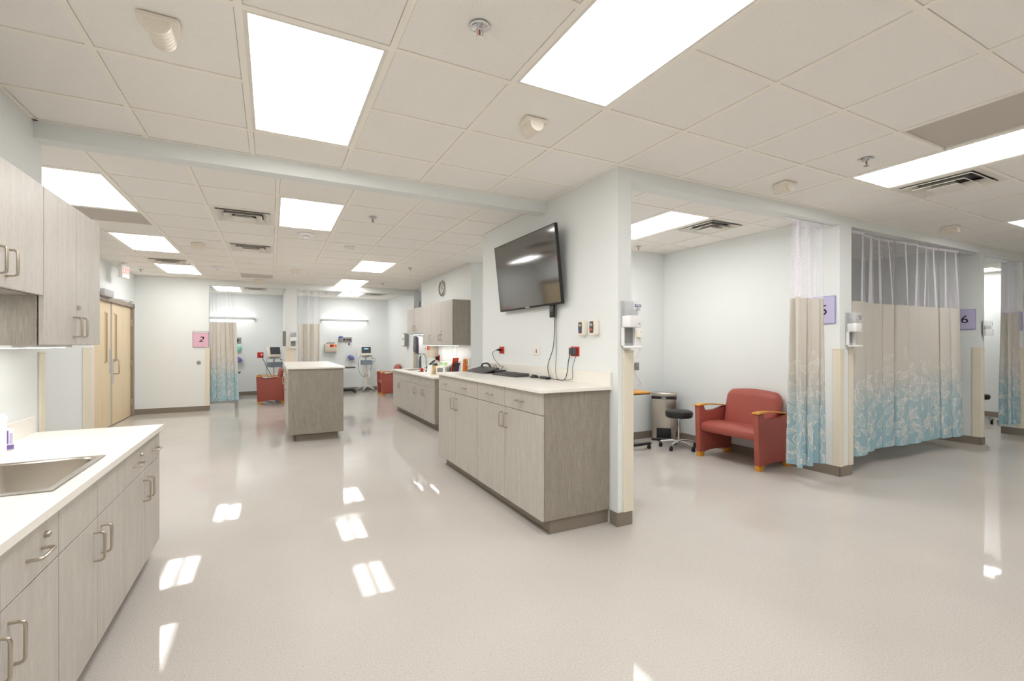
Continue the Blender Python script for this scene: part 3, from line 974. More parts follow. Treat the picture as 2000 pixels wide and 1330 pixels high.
SPR = [(0.79, 1.846, 'chrome ceiling sprinkler with red bulb between the two big foreground lights'), (3.882, 1.878, 'ceiling sprinkler near the long light at right'),
 (0.962, 5.151, 'ceiling sprinkler just beyond the beam, right of the square-looking light'), (2.194, 8.27, 'ceiling sprinkler in front of the wall clock'),
 (2.216, 10.726, 'furthest ceiling sprinkler before the far bay on the right'), (-2.123, 10.673, 'ceiling sprinkler by the exit sign'),
 (4.538, 5.004, 'ceiling sprinkler inside the bench bay at the back'), (1.283, 13.339, 'ceiling sprinkler inside the far bay beside its light'), (7.55, 1.75, 'ceiling sprinkler at the right edge before the small light')]
for k, (x, y, lb) in enumerate(SPR):
    if k == 0:
        sp0.location = (x, y, CEIL - 0.001); sp0['label'] = lb
    else:
        dup(sp0, (x, y, CEIL - 0.001), 0, lb)

# occupancy sensors: half-round ribbed lens on a rounded base plate
se0 = thing('occupancy_sensor', 'x', 'sensor', (0, 0, CEIL), 0, 'ceiling occupancy sensors')
q = MB()
pl = [(-0.072, -0.07), (0.072, -0.07), (0.075, -0.02), (0.062, 0.04), (0.045, 0.075), (-0.045, 0.075), (-0.062, 0.04), (-0.075, -0.02)]
q.prism(pl, 0.0, -0.022, 'z', bev=0.004); q.build('base_plate', M['cream'], se0)
q = MB()
nr = 6
for k in range(nr):
    y0, y1 = -0.066 + k * 0.024, -0.066 + (k + 1) * 0.024 - 0.0035
    for (a, b, r) in ((y0, y1, 0.046), (y1, y1 + 0.0035, 0.0435)):
        q.prism([(r * math.cos(t_), -0.02 - 1.0 * r * math.sin(t_) - (0.012 if 0 < t_ < PI else 0)) for t_ in [PI * n / 14 for n in range(15)]], a, b, 'y')
q.build('lens', M['cream'], se0, angle=25)
SEN = [(-0.42, 2.45, 0, 'cream ribbed ceiling sensor at the upper left, nearest the camera'), (1.416, 2.50, 0, 'cream ribbed ceiling sensor right of the beam, in front of the television wall'),
 (3.863, 2.49, 0, 'cream ribbed ceiling sensor above the bench bay opening'), (7.01, 2.52, 0, 'cream ribbed ceiling sensor above the closed curtain bay'),
 (-0.885, 7.557, 90, 'small ribbed ceiling sensor in the middle room left of the second diffuser'), (-0.25, 11.235, 90, 'ribbed ceiling sensor above the opening of the far left bay'), (3.60, 11.3, 90, 'ribbed ceiling sensor above the right end of the far bays')]
for k, (x, y, r_, lb) in enumerate(SEN):
    if k == 0:
        se0.location = (x, y, CEIL - 0.002); se0['label'] = lb
    else:
        dup(se0, (x, y, CEIL - 0.002), r_, lb)

# smoke detector, fire strobes, small cone detector
o = thing('smoke_detector', 'white round smoke detector in the middle room ceiling', 'smoke detector', (0.968, 6.87, CEIL - 0.001))
q = MB(); q.lathe([(0.0, 0), (0.075, 0), (0.075, -0.012), (0.062, -0.018)], seg=28); q.build('base', M['white'], o)
q = MB(); q.lathe([(0.0, -0.014), (0.05, -0.014), (0.055, -0.03), (0.045, -0.048), (0.0, -0.05)], seg=28); q.build('chamber', M['white'], o)
for x, y, lb in ((0.372, 6.319, 'white round fire strobe marked FIRE behind the square-looking light'), (-0.85, 9.704, 'white round fire strobe marked FIRE further back, left of the far grille')):
    o = thing('fire_strobe', lb, 'alarm', (x, y, CEIL - 0.001), 0, 'ceiling fire strobes')
    q = MB(); q.lathe([(0.0, 0), (0.095, 0), (0.095, -0.012), (0.078, -0.026), (0.0, -0.028)], seg=32); q.build('housing', M['white'], o)
    q = MB(); q.lathe([(0.03, -0.026), (0.03, -0.04), (0.02, -0.06), (0.0, -0.066)], seg=20); q.build('flash_lens', M['clear'], o)
    text_mesh('FIRE', 0.034, M['redpl'], o, (0, -0.062, -0.026), (math.radians(115), 0, 0))
o = thing('cone_detector', 'small cream cone shaped ceiling detector near the far bays', 'sensor', (0.384, 9.455, CEIL - 0.001))
q = MB(); q.lathe([(0.0, 0), (0.075, 0), (0.075, -0.02), (0.04, -0.07), (0.03, -0.075)], seg=24); q.build('housing', M['cream'], o)
q = MB(); q.sphere((0, 0, -0.075), 0.028); q.build('dome', M['white'], o)

# EXIT sign
o = thing('exit_sign', 'white box EXIT sign with red letters hanging over the wooden doors', 'exit sign', (-2.215, 10.0, CEIL), 0)
q = MB(); q.box(-0.14, -0.03, -0.25, 0.14, 0.03, -0.03, b=0.008); q.build('housing', M['white'], o)
q = MB(); q.box(-0.05, -0.025, -0.03, 0.05, 0.025, 0.0, b=0.004); q.build('canopy', M['white'], o)
for (yy, rz) in ((-0.0315, 0),):
    text_mesh('EXIT', 0.125, M['exitred'], o, (0, yy, -0.14), (PI / 2, 0, rz), bold=0.003)
o.rotation_euler.z = math.radians(82)

# ---------------------------------------------------------------- corner guards
def guard(label, x, y, sx, sy, leg=0.07, z1=1.342, z0=0.105, leg_y=None):
    """wraps a vertical corner at (x,y); sx, sy point from the corner into the wall"""
    o = thing('corner_guard', label, 'corner guard', (x, y, 0))
    t_ = 0.014
    q = MB(); k = MB(); k2 = MB()
    e_ = 0.0005
    def sec(g):
        a, b = -(t_ + g), leg + g
        c_ = (leg_y or leg) + g
        pts = [(a, a), (b, a), (b, -e_), (-e_, -e_), (-e_, c_), (a, c_)]
        return [(sx * u_, sy * v_) for u_, v_ in pts]
    q.prism(sec(0), z0 + 0.008, z1 - 0.012, 'z', bev=0.003, seg=1)
    k.prism(sec(0.0015), z1 - 0.012, z1, 'z', bev=0.002, seg=1)
    k2.prism(sec(0.0015), z0, z0 + 0.008, 'z', bev=0.002, seg=1)
    q.build('cover', M['guard'], o, smooth=False)
    k.build('end_cap', M['guard'], o, smooth=False)
    k2.build('end_cap', M['guard'], o, smooth=False)
    return o
guard('beige corner guard at the right edge of the television wall', 2.475, YB, -1, 1, 0.085)
guard('beige corner guard beside the number five sign, below the dispenser', 5.297, YB, 1, 1, 0.062)
guard('slimmer beige corner guard on the right corner of the pillar by the closed curtain', 5.517, YB, -1, 1, 0.055)
guard('beige corner guard below the number six sign', 8.69, YB, 1, 1, 0.085)
guard('beige corner guard at the far right edge of the photo', 10.17, YB, 1, 1, 0.062)
guard('beige corner guard at the end of the left counter wall', XL, 3.976, -1, -1, 0.06)
guard('beige corner guard beside the left edge of the wooden doors', -2.29, 8.65, -1, 1, 0.085)
guard('beige corner guard right of the number two sign', -1.17, 11.6, -1, 1, 0.065)
guard('beige corner guard under the sanitizer dispenser behind the island', 0.28, 11.6, 1, 1, 0.20, leg_y=0.012)
guard('beige corner guard at the far right bay edge behind the gooseneck faucet', 3.17, 11.6, 1, 1, 0.065)

# ---------------------------------------------------------------- hand sanitizer dispensers
def dispenser(label, loc, rot, tray=True, group='hand sanitizer dispensers'):
    o = thing('sanitizer_dispenser', label, 'dispenser', loc, rot, group)
    z = -0.02
    q = MB(); q.box(-0.062, -0.012, -0.345 if tray else -0.2, 0.062, -0.0005, 0.0, b=0.004); q.build('back_plate', M['lgrey'], o)
    q = MB()
    q.prism(rrect(-0.066, -0.105, 0.066, -0.012, 0.022), -0.205, -0.118, 'z', bev=0.004); q.build('pump_housing', M['white'], o)
    q = MB(); q.prism(rrect(-0.063, -0.100, 0.063, -0.013, 0.024), -0.1178, 0.0, 'z', bev=0.006); q.build('clear_cover', M['clear'], o)
    q = MB(); q.prism(rrect(-0.048, -0.085, 0.048, -0.02, 0.02), -0.1175, -0.07, 'z', bev=0.004); q.build('gel_refill', M['liquid'], o)
    q = MB(); q.prism(rrect(-0.046, -0.083, 0.046, -0.022, 0.02), -0.069, -0.012, 'z', bev=0.004); q.build('refill_bottle', M['clear'], o)
    q = MB(); q.box(-0.008, -0.1025, -0.053, 0.052, -0.1008, -0.034); q.build('label_band', M['inkblue'], o, smooth=False)
    text_mesh('PURELL', 0.0155, M['white'], o, (0.022, -0.1030, -0.0437), shear=0.25, name='brand_lettering', bold=0.0003)
    text_mesh('Hand\nSanitizer', 0.0125, M['inkblue'], o, (0.022, -0.1015, -0.068), name='lettering')
    text_mesh('es8', 0.012, M['grey'], o, (0.03, -0.1055, -0.178), name='lettering', shear=0.2)
    if tray:
        q = MB(); q.box(-0.045, -0.014, -0.325, 0.045, -0.0125, -0.21); q.build('sensor_window', M['grey'], o, smooth=False)
        q = MB(); q.box(-0.062, -0.035, -0.345, -0.05, -0.012, -0.205); q.box(0.05, -0.035, -0.345, 0.062, -0.012, -0.205); q.build('side_rail', M['white'], o, smooth=False)
        q = MB(); q.prism(rrect(-0.062, -0.12, 0.062, -0.012, 0.03), -0.362, -0.345, 'z', bev=0.006); q.build('drip_tray', M['white'], o)
    return o
dispenser('white sanitizer dispenser with drip tray on the end of the television wall', (2.43, YB, 1.722), 0)
dispenser('white sanitizer dispenser with drip tray on the pillar right of the number five sign', (5.46, YB, 1.725), 0)
dispenser('small tray-less sanitizer dispenser on the pillar right of the number six sign', (8.745, YB, 1.712), 25, False)
dispenser('white sanitizer dispenser on the far post behind the island', (0.425, 11.6, 1.66), 0)

# ---------------------------------------------------------------- signs
def sign(label, txt, loc, rot, w, h, face, edge, frame=None):
    o = thing('bay_sign', label, 'sign', loc, rot)
    q = MB(); q.box(-w / 2, -0.012, -h / 2, w / 2, -0.001, h / 2, b=0.001, seg=1); q.build('plate', edge, o, smooth=False)
    q = MB(); q.box(-w / 2 + 0.006, -0.0135, -h / 2 + 0.006, w / 2 - 0.006, -0.012, h / 2 - 0.006 - (0.03 if frame else 0)); q.build('insert', face, o, smooth=False)
    if frame:
        q = MB()
        for a in ((-w / 2, -h / 2, w / 2, -h / 2 + 0.006), (-w / 2, h / 2 - 0.006, w / 2, h / 2), (-w / 2, -h / 2, -w / 2 + 0.006, h / 2), (w / 2 - 0.006, -h / 2, w / 2, h / 2), (-w / 2, h / 2 - 0.036, w / 2, h / 2 - 0.03)):
            q.box(a[0], -0.016, a[1], a[2], -0.0125, a[3])
        q.build('frame', frame, o, smooth=False)
    text_mesh(txt, 0.155, M['ink'], o, (0.0, -0.0145, -0.005), name='number', shear=0.3 if txt == '2' else 0.0, bold=0.002 if txt == '2' else 0, sx=1.15)
    return o
sign('pink framed number 2 sign on the far wall left of the curtain', '2', (-1.31, 11.6, 1.49), 0, 0.285, 0.335, M['pink'], M['paper'], M['dgrey'])
sign('lilac number 5 sign half hidden by the open curtain', '5', (5.297, 2.965, 1.755), -90, 0.235, 0.295, M['lilac'], M['lilac_edge'])
sign('lilac number 6 sign beside the closed curtain', '6', (8.69, 2.972, 1.737), -90, 0.235, 0.285, M['lilac'], M['lilac_edge'])
sign('sliver of a lilac sign at the far right edge of the photo', '7', (10.17, 2.93, 1.74), -90, 0.235, 0.285, M['lilac'], M['lilac_edge'])

# ---------------------------------------------------------------- privacy curtains
def curtain(label, loc, rot, wt, wb, n, amp, L_, zb=0.185, zf=1.855, zt=2.615, seed=1, net='net', shape='sine', leaves=True, lean=0.0, phase=0.3, drift=0.0):
    """hung from a straight track along local x; the cloth is L_ wide and gathered to wt (top) / wb (bottom)"""
    o = thing('privacy_curtain', label, 'curtain', loc, rot)
    rng = random.Random(seed)
    ph = [rng.uniform(-0.35, 0.35) for _ in range(40)]
    def P(s, z, off=0.0):
        t_ = s / L_
        k = (z - zb) / (zt - zb)
        w = wb + (wt - wb) * k
        A = amp * (1.15 - 0.45 * k)
        x = w * t_ + drift * (1 - k)
        if shape == 'pleat':
            u_ = t_ * n
            i = min(int(u_), n - 1)
            fr_ = u_ - i
            y = -A * (0.55 + 0.45 * math.sin(5 * i + 1)) * math.sin(PI * fr_) ** 0.8 if 0 < fr_ < 1 else 0.0
            x -= 0.75 * amp * math.sin(2 * PI * fr_)
            y += 0.4 * A * math.sin(2.3 * t_ * PI + seed)
        else:
            a = 2 * PI * n * t_ + phase + 0.5 * math.sin(3.1 * t_ * PI + seed)
            y = -A * (math.sin(a) + 0.22 * math.sin(2 * a + 0.8))
            x += 0.45 * A * math.sin(2 * a) * (1 if n < 6 else 0.5)
        y -= lean * (1 - k)
        return Vector((x, y - off, z))
    ns = int(n * 20)
    def grid(z0, z1, nz, name, m_, uv=False):
        me = bpy.data.meshes.new(name)
        vs, fs = [], []
        for b in range(nz + 1):
            for a in range(ns + 1):
                vs.append(P(L_ * a / ns, z0 + (z1 - z0) * b / nz))
        for b in range(nz):
            for a in range(ns):
                k = b * (ns + 1) + a
                fs.append((k, k + 1, k + ns + 2, k + ns + 1))
        return vs, fs
    # cloth with its printed leaves in the same mesh
    vs, fs = grid(zb, zf, 14, 'fabric', None)
    mi = [0] * len(fs)
    def ribbon(pts, w):
        for side in (1, -1):
            base = len(vs)
            ok = []
            for i, (s, z) in enumerate(pts):
                a = pts[max(i - 1, 0)]; c_ = pts[min(i + 1, len(pts) - 1)]
                dx, dz = c_[0] - a[0], c_[1] - a[1]
                l = math.hypot(dx, dz) or 1
                nx, nz_ = -dz / l * w / 2, dx / l * w / 2
                for q_ in (1, -1):
                    s2, z2 = s + nx * q_, z + nz_ * q_
                    s2 = min(max(s2, 0.001), L_ - 0.001); z2 = min(max(z2, zb + 0.001), zf)
                    p0 = P(s2, z2); e = 1e-3
                    nrm = (P(min(s2 + e, L_), z2) - P(max(s2 - e, 0), z2)).cross(Vector((0, 0, 1)))
                    if nrm.length > 1e-9:
                        nrm.normalize()
                    vs.append(p0 + nrm * 0.0022 * side)
                ok.append(0.004 < s < L_ - 0.004 and zb < z < zf)
            for i in range(len(pts) - 1):
                if ok[i] and ok[i + 1]:
                    fs.append((base + 2 * i, base + 2 * i + 1, base + 2 * i + 3, base + 2 * i + 2)); mi.append(1)
    if leaves:
        def leaf(s, z, ang, ln, wd):
            ca, sa = math.cos(ang), math.sin(ang)
            bend = rng.uniform(-0.25, 0.25) * ln
            for v in (-1.0, -0.62, -0.25, 0.12, 0.5, 0.85, 1.0):
                pts = []
                for k in range(9):
                    u_ = k / 8
                    prof = math.sin(PI * u_ ** 0.8) * (1 - 0.35 * u_)
                    lx = ln * u_
                    ly = v * wd / 2 * prof + bend * u_ * u_
                    pts.append((s + lx * ca - ly * sa, z + lx * sa + ly * ca))
                ribbon(pts, 0.0036 if abs(v) == 1.0 else 0.0021)
        step = 0.112
        row = 0
        z = zb + 0.02
        while z < 1.22:
            s = (row % 2) * step / 2 + 0.02
            while s < L_:
                keep = 1.0 if z < 0.9 else max(0.0, 1 - (z - 0.9) / 0.36)
                if rng.random() < keep:
                    ang = PI / 2 + rng.choice((-1, 1)) * rng.uniform(0.15, 1.05)
                    leaf(s + rng.uniform(-0.03, 0.03), z + rng.uniform(-0.03, 0.03), ang, rng.uniform(0.13, 0.175), rng.uniform(0.062, 0.085))
                s += step
            z += 0.098
            row += 1
        s = 0.08
        while s < L_:
            x_, pts = s, []
            for k in range(18):
                z_ = zb + k * 0.048
                pts.append((x_ + 0.035 * math.sin(z_ * 7 + s * 9), z_))
            ribbon(pts, 0.0034)
            s += rng.uniform(0.24, 0.34)
    me = bpy.data.meshes.new('fabric')
    me.from_pydata(vs, [], fs)
    me.materials.append(M['fabric']); me.materials.append(M['print'])
    me.polygons.foreach_set('material_index', mi)
    me.polygons.foreach_set('use_smooth', [True] * len(fs))
    fo = bpy.data.objects.new('fabric', me); COL.objects.link(fo); fo.parent = o
    vs, fs = grid(zf, zt, 8, 'net', None)
    me = bpy.data.meshes.new('net_panel')
    me.from_pydata(vs, [], fs)
    uvl = me.uv_layers.new(name='UVMap')
    for lp in me.loops:
        a = lp.vertex_index % (ns + 1); b = lp.vertex_index // (ns + 1)
        uvl.data[lp.index].uv = (L_ * a / ns, zf + (zt - zf) * b / 8)
    me.materials.append(M[net])
    me.polygons.foreach_set('use_smooth', [True] * len(fs))
    ng_ = int(n) + 1 if shape == 'pleat' else 0
    for k in [x / 2 for x in range(2 * ng_ - 1)]:      # the net is doubled over at each hook
        q = MB()
        s0 = min(max(L_ * k / (ng_ - 1) + rng.uniform(-0.03, 0.03), 0.03), L_ - 0.06)
        wd_, sl_ = rng.uniform(0.018, 0.04), rng.uniform(-0.05, 0.05)
        for b in range(8):
            z0_, z1_ = zf + (zt - zf) * b / 8, zf + (zt - zf) * (b + 1) / 8
            f0, f1 = 1 - b / 8, 1 - (b + 1) / 8
            c0, c1 = s0 + sl_ * f0, s0 + sl_ * f1
            w0, w1 = wd_ * (0.6 + 0.4 * f0), wd_ * (0.6 + 0.4 * f1)
            q.quad([P(min(max(a_, 0), L_), z_, 0.004) for a_, z_ in ((c0, z0_), (c0 + w0, z0_), (c1 + w1, z1_), (c1, z1_))])
        q.build('net_fold', M['hem'], o, normals=False)
    no = bpy.data.objects.new('net_panel', me); COL.objects.link(no); no.parent = o
    # header tape, seam band and hooks
    q = MB()
    for z0, z1 in ((zt - 0.03, zt), ):
        for a in range(ns):
            s0, s1 = L_ * a / ns, L_ * (a + 1) / ns
            q.quad([P(s0, z0, 0.002), P(s1, z0, 0.002), P(s1, z1, 0.002), P(s0, z1, 0.002)])
    q.build('header_tape', M['hem'], o, normals=False)
    nh = max(4, int(n) + 1)
    for k in range(nh):
        p = P(min(max(L_ * k / (nh - 1), 0.01), L_ - 0.01), zt)
        q = MB(); q.tube([p + Vector((0, 0, -0.012)), p + Vector((0.004, 0, 0.004)), Vector((p.x, 0, zt + 0.012))], 0.0022, 5)
        q.build('hook', M['white'], o)
    return o
def track(label, x0, x1, y, z=2.643):
    o = thing('curtain_track', label, 'curtain track', (x0, y, z))
    q = MB(); q.box(0, -0.010, -0.008, x1 - x0, 0.010, 0.0, b=0.002, seg=1); q.build('rail', M['white'], o, smooth=False)
    return o
YT = 2.885
curtain('gathered leaf-print curtain partly hiding the number five sign', (4.58, YT, 0), 0, 0.50, 0.49, 2.6, 0.085, 1.55, seed=3, net='netlilac', drift=-0.06, lean=0.03)
track('short white curtain rail above the curtain by the number five sign', 4.50, 5.29, YT)
curtain('drawn leaf-print curtain closing the bay beside the number six sign', (5.57, YT, 0), 0, 2.53, 2.57, 10, 0.075, 3.15, seed=5, shape='pleat', zb=0.185)
track('white curtain rail over the closed curtain bay', 5.53, 8.68, YT)
curtain('gathered leaf-print curtain in the bay at the right edge', (9.72, YT, 0), 0, 0.40, 0.38, 2.4, 0.07, 1.2, seed=8, net='netlilac')
track('white curtain rail over the bay at the right edge', 8.83, 10.15, YT)
curtain('gathered leaf-print curtain right of the number two sign', (-1.15, 11.68, 0), 0, 0.43, 0.50, 3, 0.05, 1.3, seed=11, zt=2.60, zb=0.18)
track('white curtain rail of the far left bay', -1.15, 0.26, 11.68, 2.624)
curtain('gathered leaf-print curtain behind the island, right of the far post', (0.52, 11.68, 0), 0, 0.47, 0.47, 3, 0.055, 1.5, seed=14, zt=2.60, zb=0.18)
track('white curtain rail of the far bay with the sharps box', 0.52, 3.15, 11.68, 2.624)

# ---------------------------------------------------------------- television and its wall
o = thing('television', 'large black flat television tilted off the wall', 'television', (2.235, 4.10, 2.10), -90)
tl = thing  # (parts below are in the set's own tilted frame)
q = MB(); q.box(-0.628, 0.0, -0.356, 0.628, 0.03, 0.356, b=0.006); body = q.build('casing', M['black'], o)
q = MB(); q.box(-0.618, -0.0025, -0.338, 0.618, 0.001, 0.346); scr = q.build('screen', M['screen'], o, smooth=False)
q = MB(); q.box(-0.04, -0.003, -0.352, 0.04, 0.0, -0.340); lg = q.build('logo_plate', M['lgrey'], o, smooth=False)
for c in (body, scr, lg):
    c.rotation_euler.x = math.radians(6.2)
q = MB(); q.box(-0.25, 0.025, -0.2, 0.25, 0.075, 0.15, b=0.01); bk = q.build('rear_bulge', M['black'], o); bk.rotation_euler.x = math.radians(6.2)
q = MB(); q.box(-0.3, 0.09, -0.12, 0.3, 0.106, 0.12); q.box(-0.03, 0.03, -0.2, 0.03, 0.1, 0.1); q.build('wall_bracket', M['black'], o, smooth=False)
o = thing('media_player', 'small black box hanging under the right corner of the television', 'electronics', (2.30, 3.675, 1.69))
q = MB(); q.box(-0.012, -0.035, -0.055, 0.012, 0.035, 0.06, b=0.004); q.build('casing', M['black'], o)
q = MB(); q.box(-0.0135, -0.02, 0.0, -0.0119, 0.02, 0.03); q.build('port_panel', M['dgrey'], o, smooth=False)
def cable(label, pts, r, m_, n=14, name='power_cable'):
    q = MB(); q.tube(bez(pts, n), r, 7)
    return tag(q.build(name, m_), label, 'cable')
cable('black cord from under the television looping on the counter to the right red outlet', [(2.32, 3.665, 1.66), (2.325, 3.68, 1.50), (2.315, 3.69, 1.35), (2.305, 3.76, 1.20), (2.30, 3.74, 1.11), (2.285, 3.67, 1.076), (2.28, 3.55, 1.071), (2.29, 3.46, 1.078), (2.304, 3.44, 1.14), (2.322, 3.445, 1.24), (2.325, 3.42, 1.32)], 0.0035, M['cable'])
cable('thin grey cord hanging beside the thicker television cord', [(2.325, 3.655, 1.70), (2.328, 3.66, 1.55), (2.328, 3.655, 1.42), (2.325, 3.65, 1.28), (2.304, 3.63, 1.15), (2.298, 3.60, 1.09), (2.29, 3.56, 1.072), (2.30, 3.50, 1.071), (2.306, 3.40, 1.08), (2.306, 3.36, 1.10), (2.312, 3.365, 1.20), (2.33, 3.335, 1.30)], 0.0024, M['dgrey'])

def outlet(name, label, loc, rot, plate, w=0.08, h=0.12, sockets=True, cat='outlet'):
    o = thing(name, label, cat, loc, rot)
    q = MB(); q.box(-w / 2, -0.006, -h / 2, w / 2, -0.0005, h / 2, b=0.002); q.build('cover_plate', plate, o)
    if sockets:
        for k in (-1, 1):
            xc, zc = (k * 0.024, 0.0) if w > h else (0.0, k * 0.02)
            q = MB(); q.prism([(xc + a, zc + b) for a, b in rrect(-0.016, -0.014, 0.016, 0.014, 0.008)], -0.009, -0.006, 'y'); s_ = q.build('socket', plate, o)
            q = MB(); q.box(xc - 0.008, -0.0094, zc - 0.004, xc - 0.005, -0.0088, zc + 0.006); q.box(xc + 0.005, -0.0094, zc - 0.004, xc + 0.008, -0.0088, zc + 0.006); q.build('slot', M['black'], s_, smooth=False)
    return o
outlet('wall_outlet', 'red wall outlet with a plug, at the left behind the counter devices', (XTV, 4.83, 1.322), -90, M['redpl'], 0.122, 0.08)
q = MB(); q.box(-0.018, -0.04, -0.014, 0.018, -0.009, 0.014, b=0.005); q.tube([(0, -0.035, 0), (0, -0.06, -0.002)], 0.007, 8)
tag(q.build('power_plug', M['black'], loc=(XTV, 4.845, 1.325), rotz=-PI / 2), 'black plug in the left red outlet', 'plug')
cable('black cord from the left red outlet down to the desk device', [(2.282, 4.85, 1.323), (2.275, 4.93, 1.29), (2.28, 4.90, 1.22), (2.29, 4.78, 1.15), (2.293, 4.70, 1.14), (2.262, 4.685, 1.1085)], 0.003, M['cable'])
o = outlet('data_jack', 'white data jack plate in the middle behind the counter', (XTV, 4.03, 1.319), -90, M['cream'], 0.125, 0.08, False, 'outlet')
q = MB(); q.box(-0.014, -0.0085, -0.024, 0.014, -0.0055, 0.024); q.build('jack_frame', M['white'], o, smooth=False)
q = MB(); q.box(-0.008, -0.0095, -0.018, 0.008, -0.0083, 0.018); q.build('jack', M['bluepl'], o, smooth=False)
outlet('wall_outlet', 'red wall outlet with two black adapters, right of the data jack', (XTV, 3.373, 1.327), -90, M['redpl'], 0.125, 0.082)
for dy, lb in ((0.028, 'left black power adapter in the right red outlet'), (-0.02, 'right black power adapter in the right red outlet')):
    q = MB(); q.box(-0.022, -0.036 if dy > 0 else -0.03, -0.03, 0.022, -0.0095, 0.03, b=0.005)
    tag(q.build('power_adapter', M['dgrey'], loc=(XTV, 3.373 + dy, 1.327), rotz=-PI / 2), lb, 'adapter')
for yy, mm, lb in ((3.232, 'bluelt', 'cream wall control with a blue button, left of the pair'), (3.076, 'redlt', 'cream wall control with a red button, right of the pair')):
    o = thing('wall_control', lb, 'wall control', (XTV, yy, 1.525), -90, 'wall controls beside the television')
    q = MB(); q.prism(rrect(-0.042, -0.062, 0.042, 0.062, 0.018), -0.048, -0.0005, 'y', bev=0.008); q.build('housing', M['cream'], o)
    q = MB(); q.prism([(-0.022, -0.045), (0.022, -0.045), (0.026, 0), (0.022, 0.048), (-0.022, 0.048), (-0.026, 0)], -0.050, -0.0475, 'y'); q.build('keypad', M['dgrey'], o)
    q = MB(); q.box(-0.012, -0.052, 0.012, 0.012, -0.0495, 0.032, b=0.001, seg=1); q.build('button', M['lgrey'], o)
    q = MB(); q.box(-0.012, -0.052, -0.026, 0.012, -0.0495, -0.008, b=0.001, seg=1); q.build('button', M[mm], o)

# things on the television counter
ZC = 1.0622
o = thing('desk_device', 'flat black tilted desk device with a loop handle, left end of the television counter', 'electronics', (2.17, 5.0, ZC), 0)
q = MB(); q.prism([(-0.095, 0.0), (-0.095, 0.016), (0.10, 0.062), (0.10, 0.046)], -0.255, 0.25, 'y', bev=0.003); q.build('panel', M['dgrey'], o)
q = MB(); q.prism([(-0.06, 0.0), (0.10, 0.0), (0.10, 0.044), (-0.06, 0.008)], -0.245, -0.02, 'y', bev=0.003); q.box(0.03, -0.40, 0.0, 0.12, -0.262, 0.042, b=0.01); q.build('base', M['black'], o)
q = MB(); q.tube(bez([(0.10, 0.24, 0.055), (0.09, 0.19, 0.088), (0.09, 0.05, 0.10), (0.10, -0.02, 0.06)], 8), 0.010, 8); q.build('handle', M['black'], o)
q = MB(); q.tube(bez([(0.12, -0.05, 0.05), (0.13, -0.09, 0.088), (0.12, -0.14, 0.04)], 8), 0.003, 6); q.build('cord', M['cable'], o)
o = thing('keyboard', 'dark grey keyboard lying on the television counter', 'keyboard', (2.195, 4.33, ZC), 5)
q = MB(); q.prism([(-0.085, 0.0), (-0.085, 0.014), (0.085, 0.034), (0.085, 0.0)], -0.225, 0.225, 'y', bev=0.003); q.build('case', M['dgrey'], o)
for r_ in range(5):
    q = MB()
    for k in range(14):
        x0 = -0.062 + r_ * 0.0255; y0 = -0.205 + k * 0.0295
        zz = 0.0135 + (x0 + 0.085) / 0.17 * 0.020
        q.box(x0, y0, zz, x0 + 0.021, y0 + 0.025, zz + 0.006, b=0.002, seg=1)
    q.build('key_row', M['dgrey'], o)
o = thing('computer_mouse', 'black computer mouse between the keyboard and the remote', 'mouse', (2.275, 3.965, ZC), 0)
q = MB(); q.sphere((0, 0, 0.0), 1.0, 0.036, 0.06, 0.032, 20, 12)
for v in q.bm.verts:
    v.co.z = max(v.co.z, 0.0)
q.build('shell', M['black'], o)
q = MB(); q.box(-0.004, 0.02, 0.025, 0.004, 0.04, 0.034, b=0.002); q.build('wheel', M['grey'], o)
o = thing('remote_control', 'black remote control at the right of the mouse', 'remote control', (2.285, 3.785, ZC), -8)
q = MB(); q.box(-0.024, -0.085, 0.0, 0.024, 0.085, 0.022, b=0.006); q.build('case', M['black'], o)
for k in range(5):
    q = MB()
    for i in (-1, 0, 1):
        q.box(i * 0.013 - 0.004, -0.06 + k * 0.026, 0.0215, i * 0.013 + 0.004, -0.052 + k * 0.026, 0.0245, b=0.001, seg=1)
    q.build('key_row', M['grey'], o)

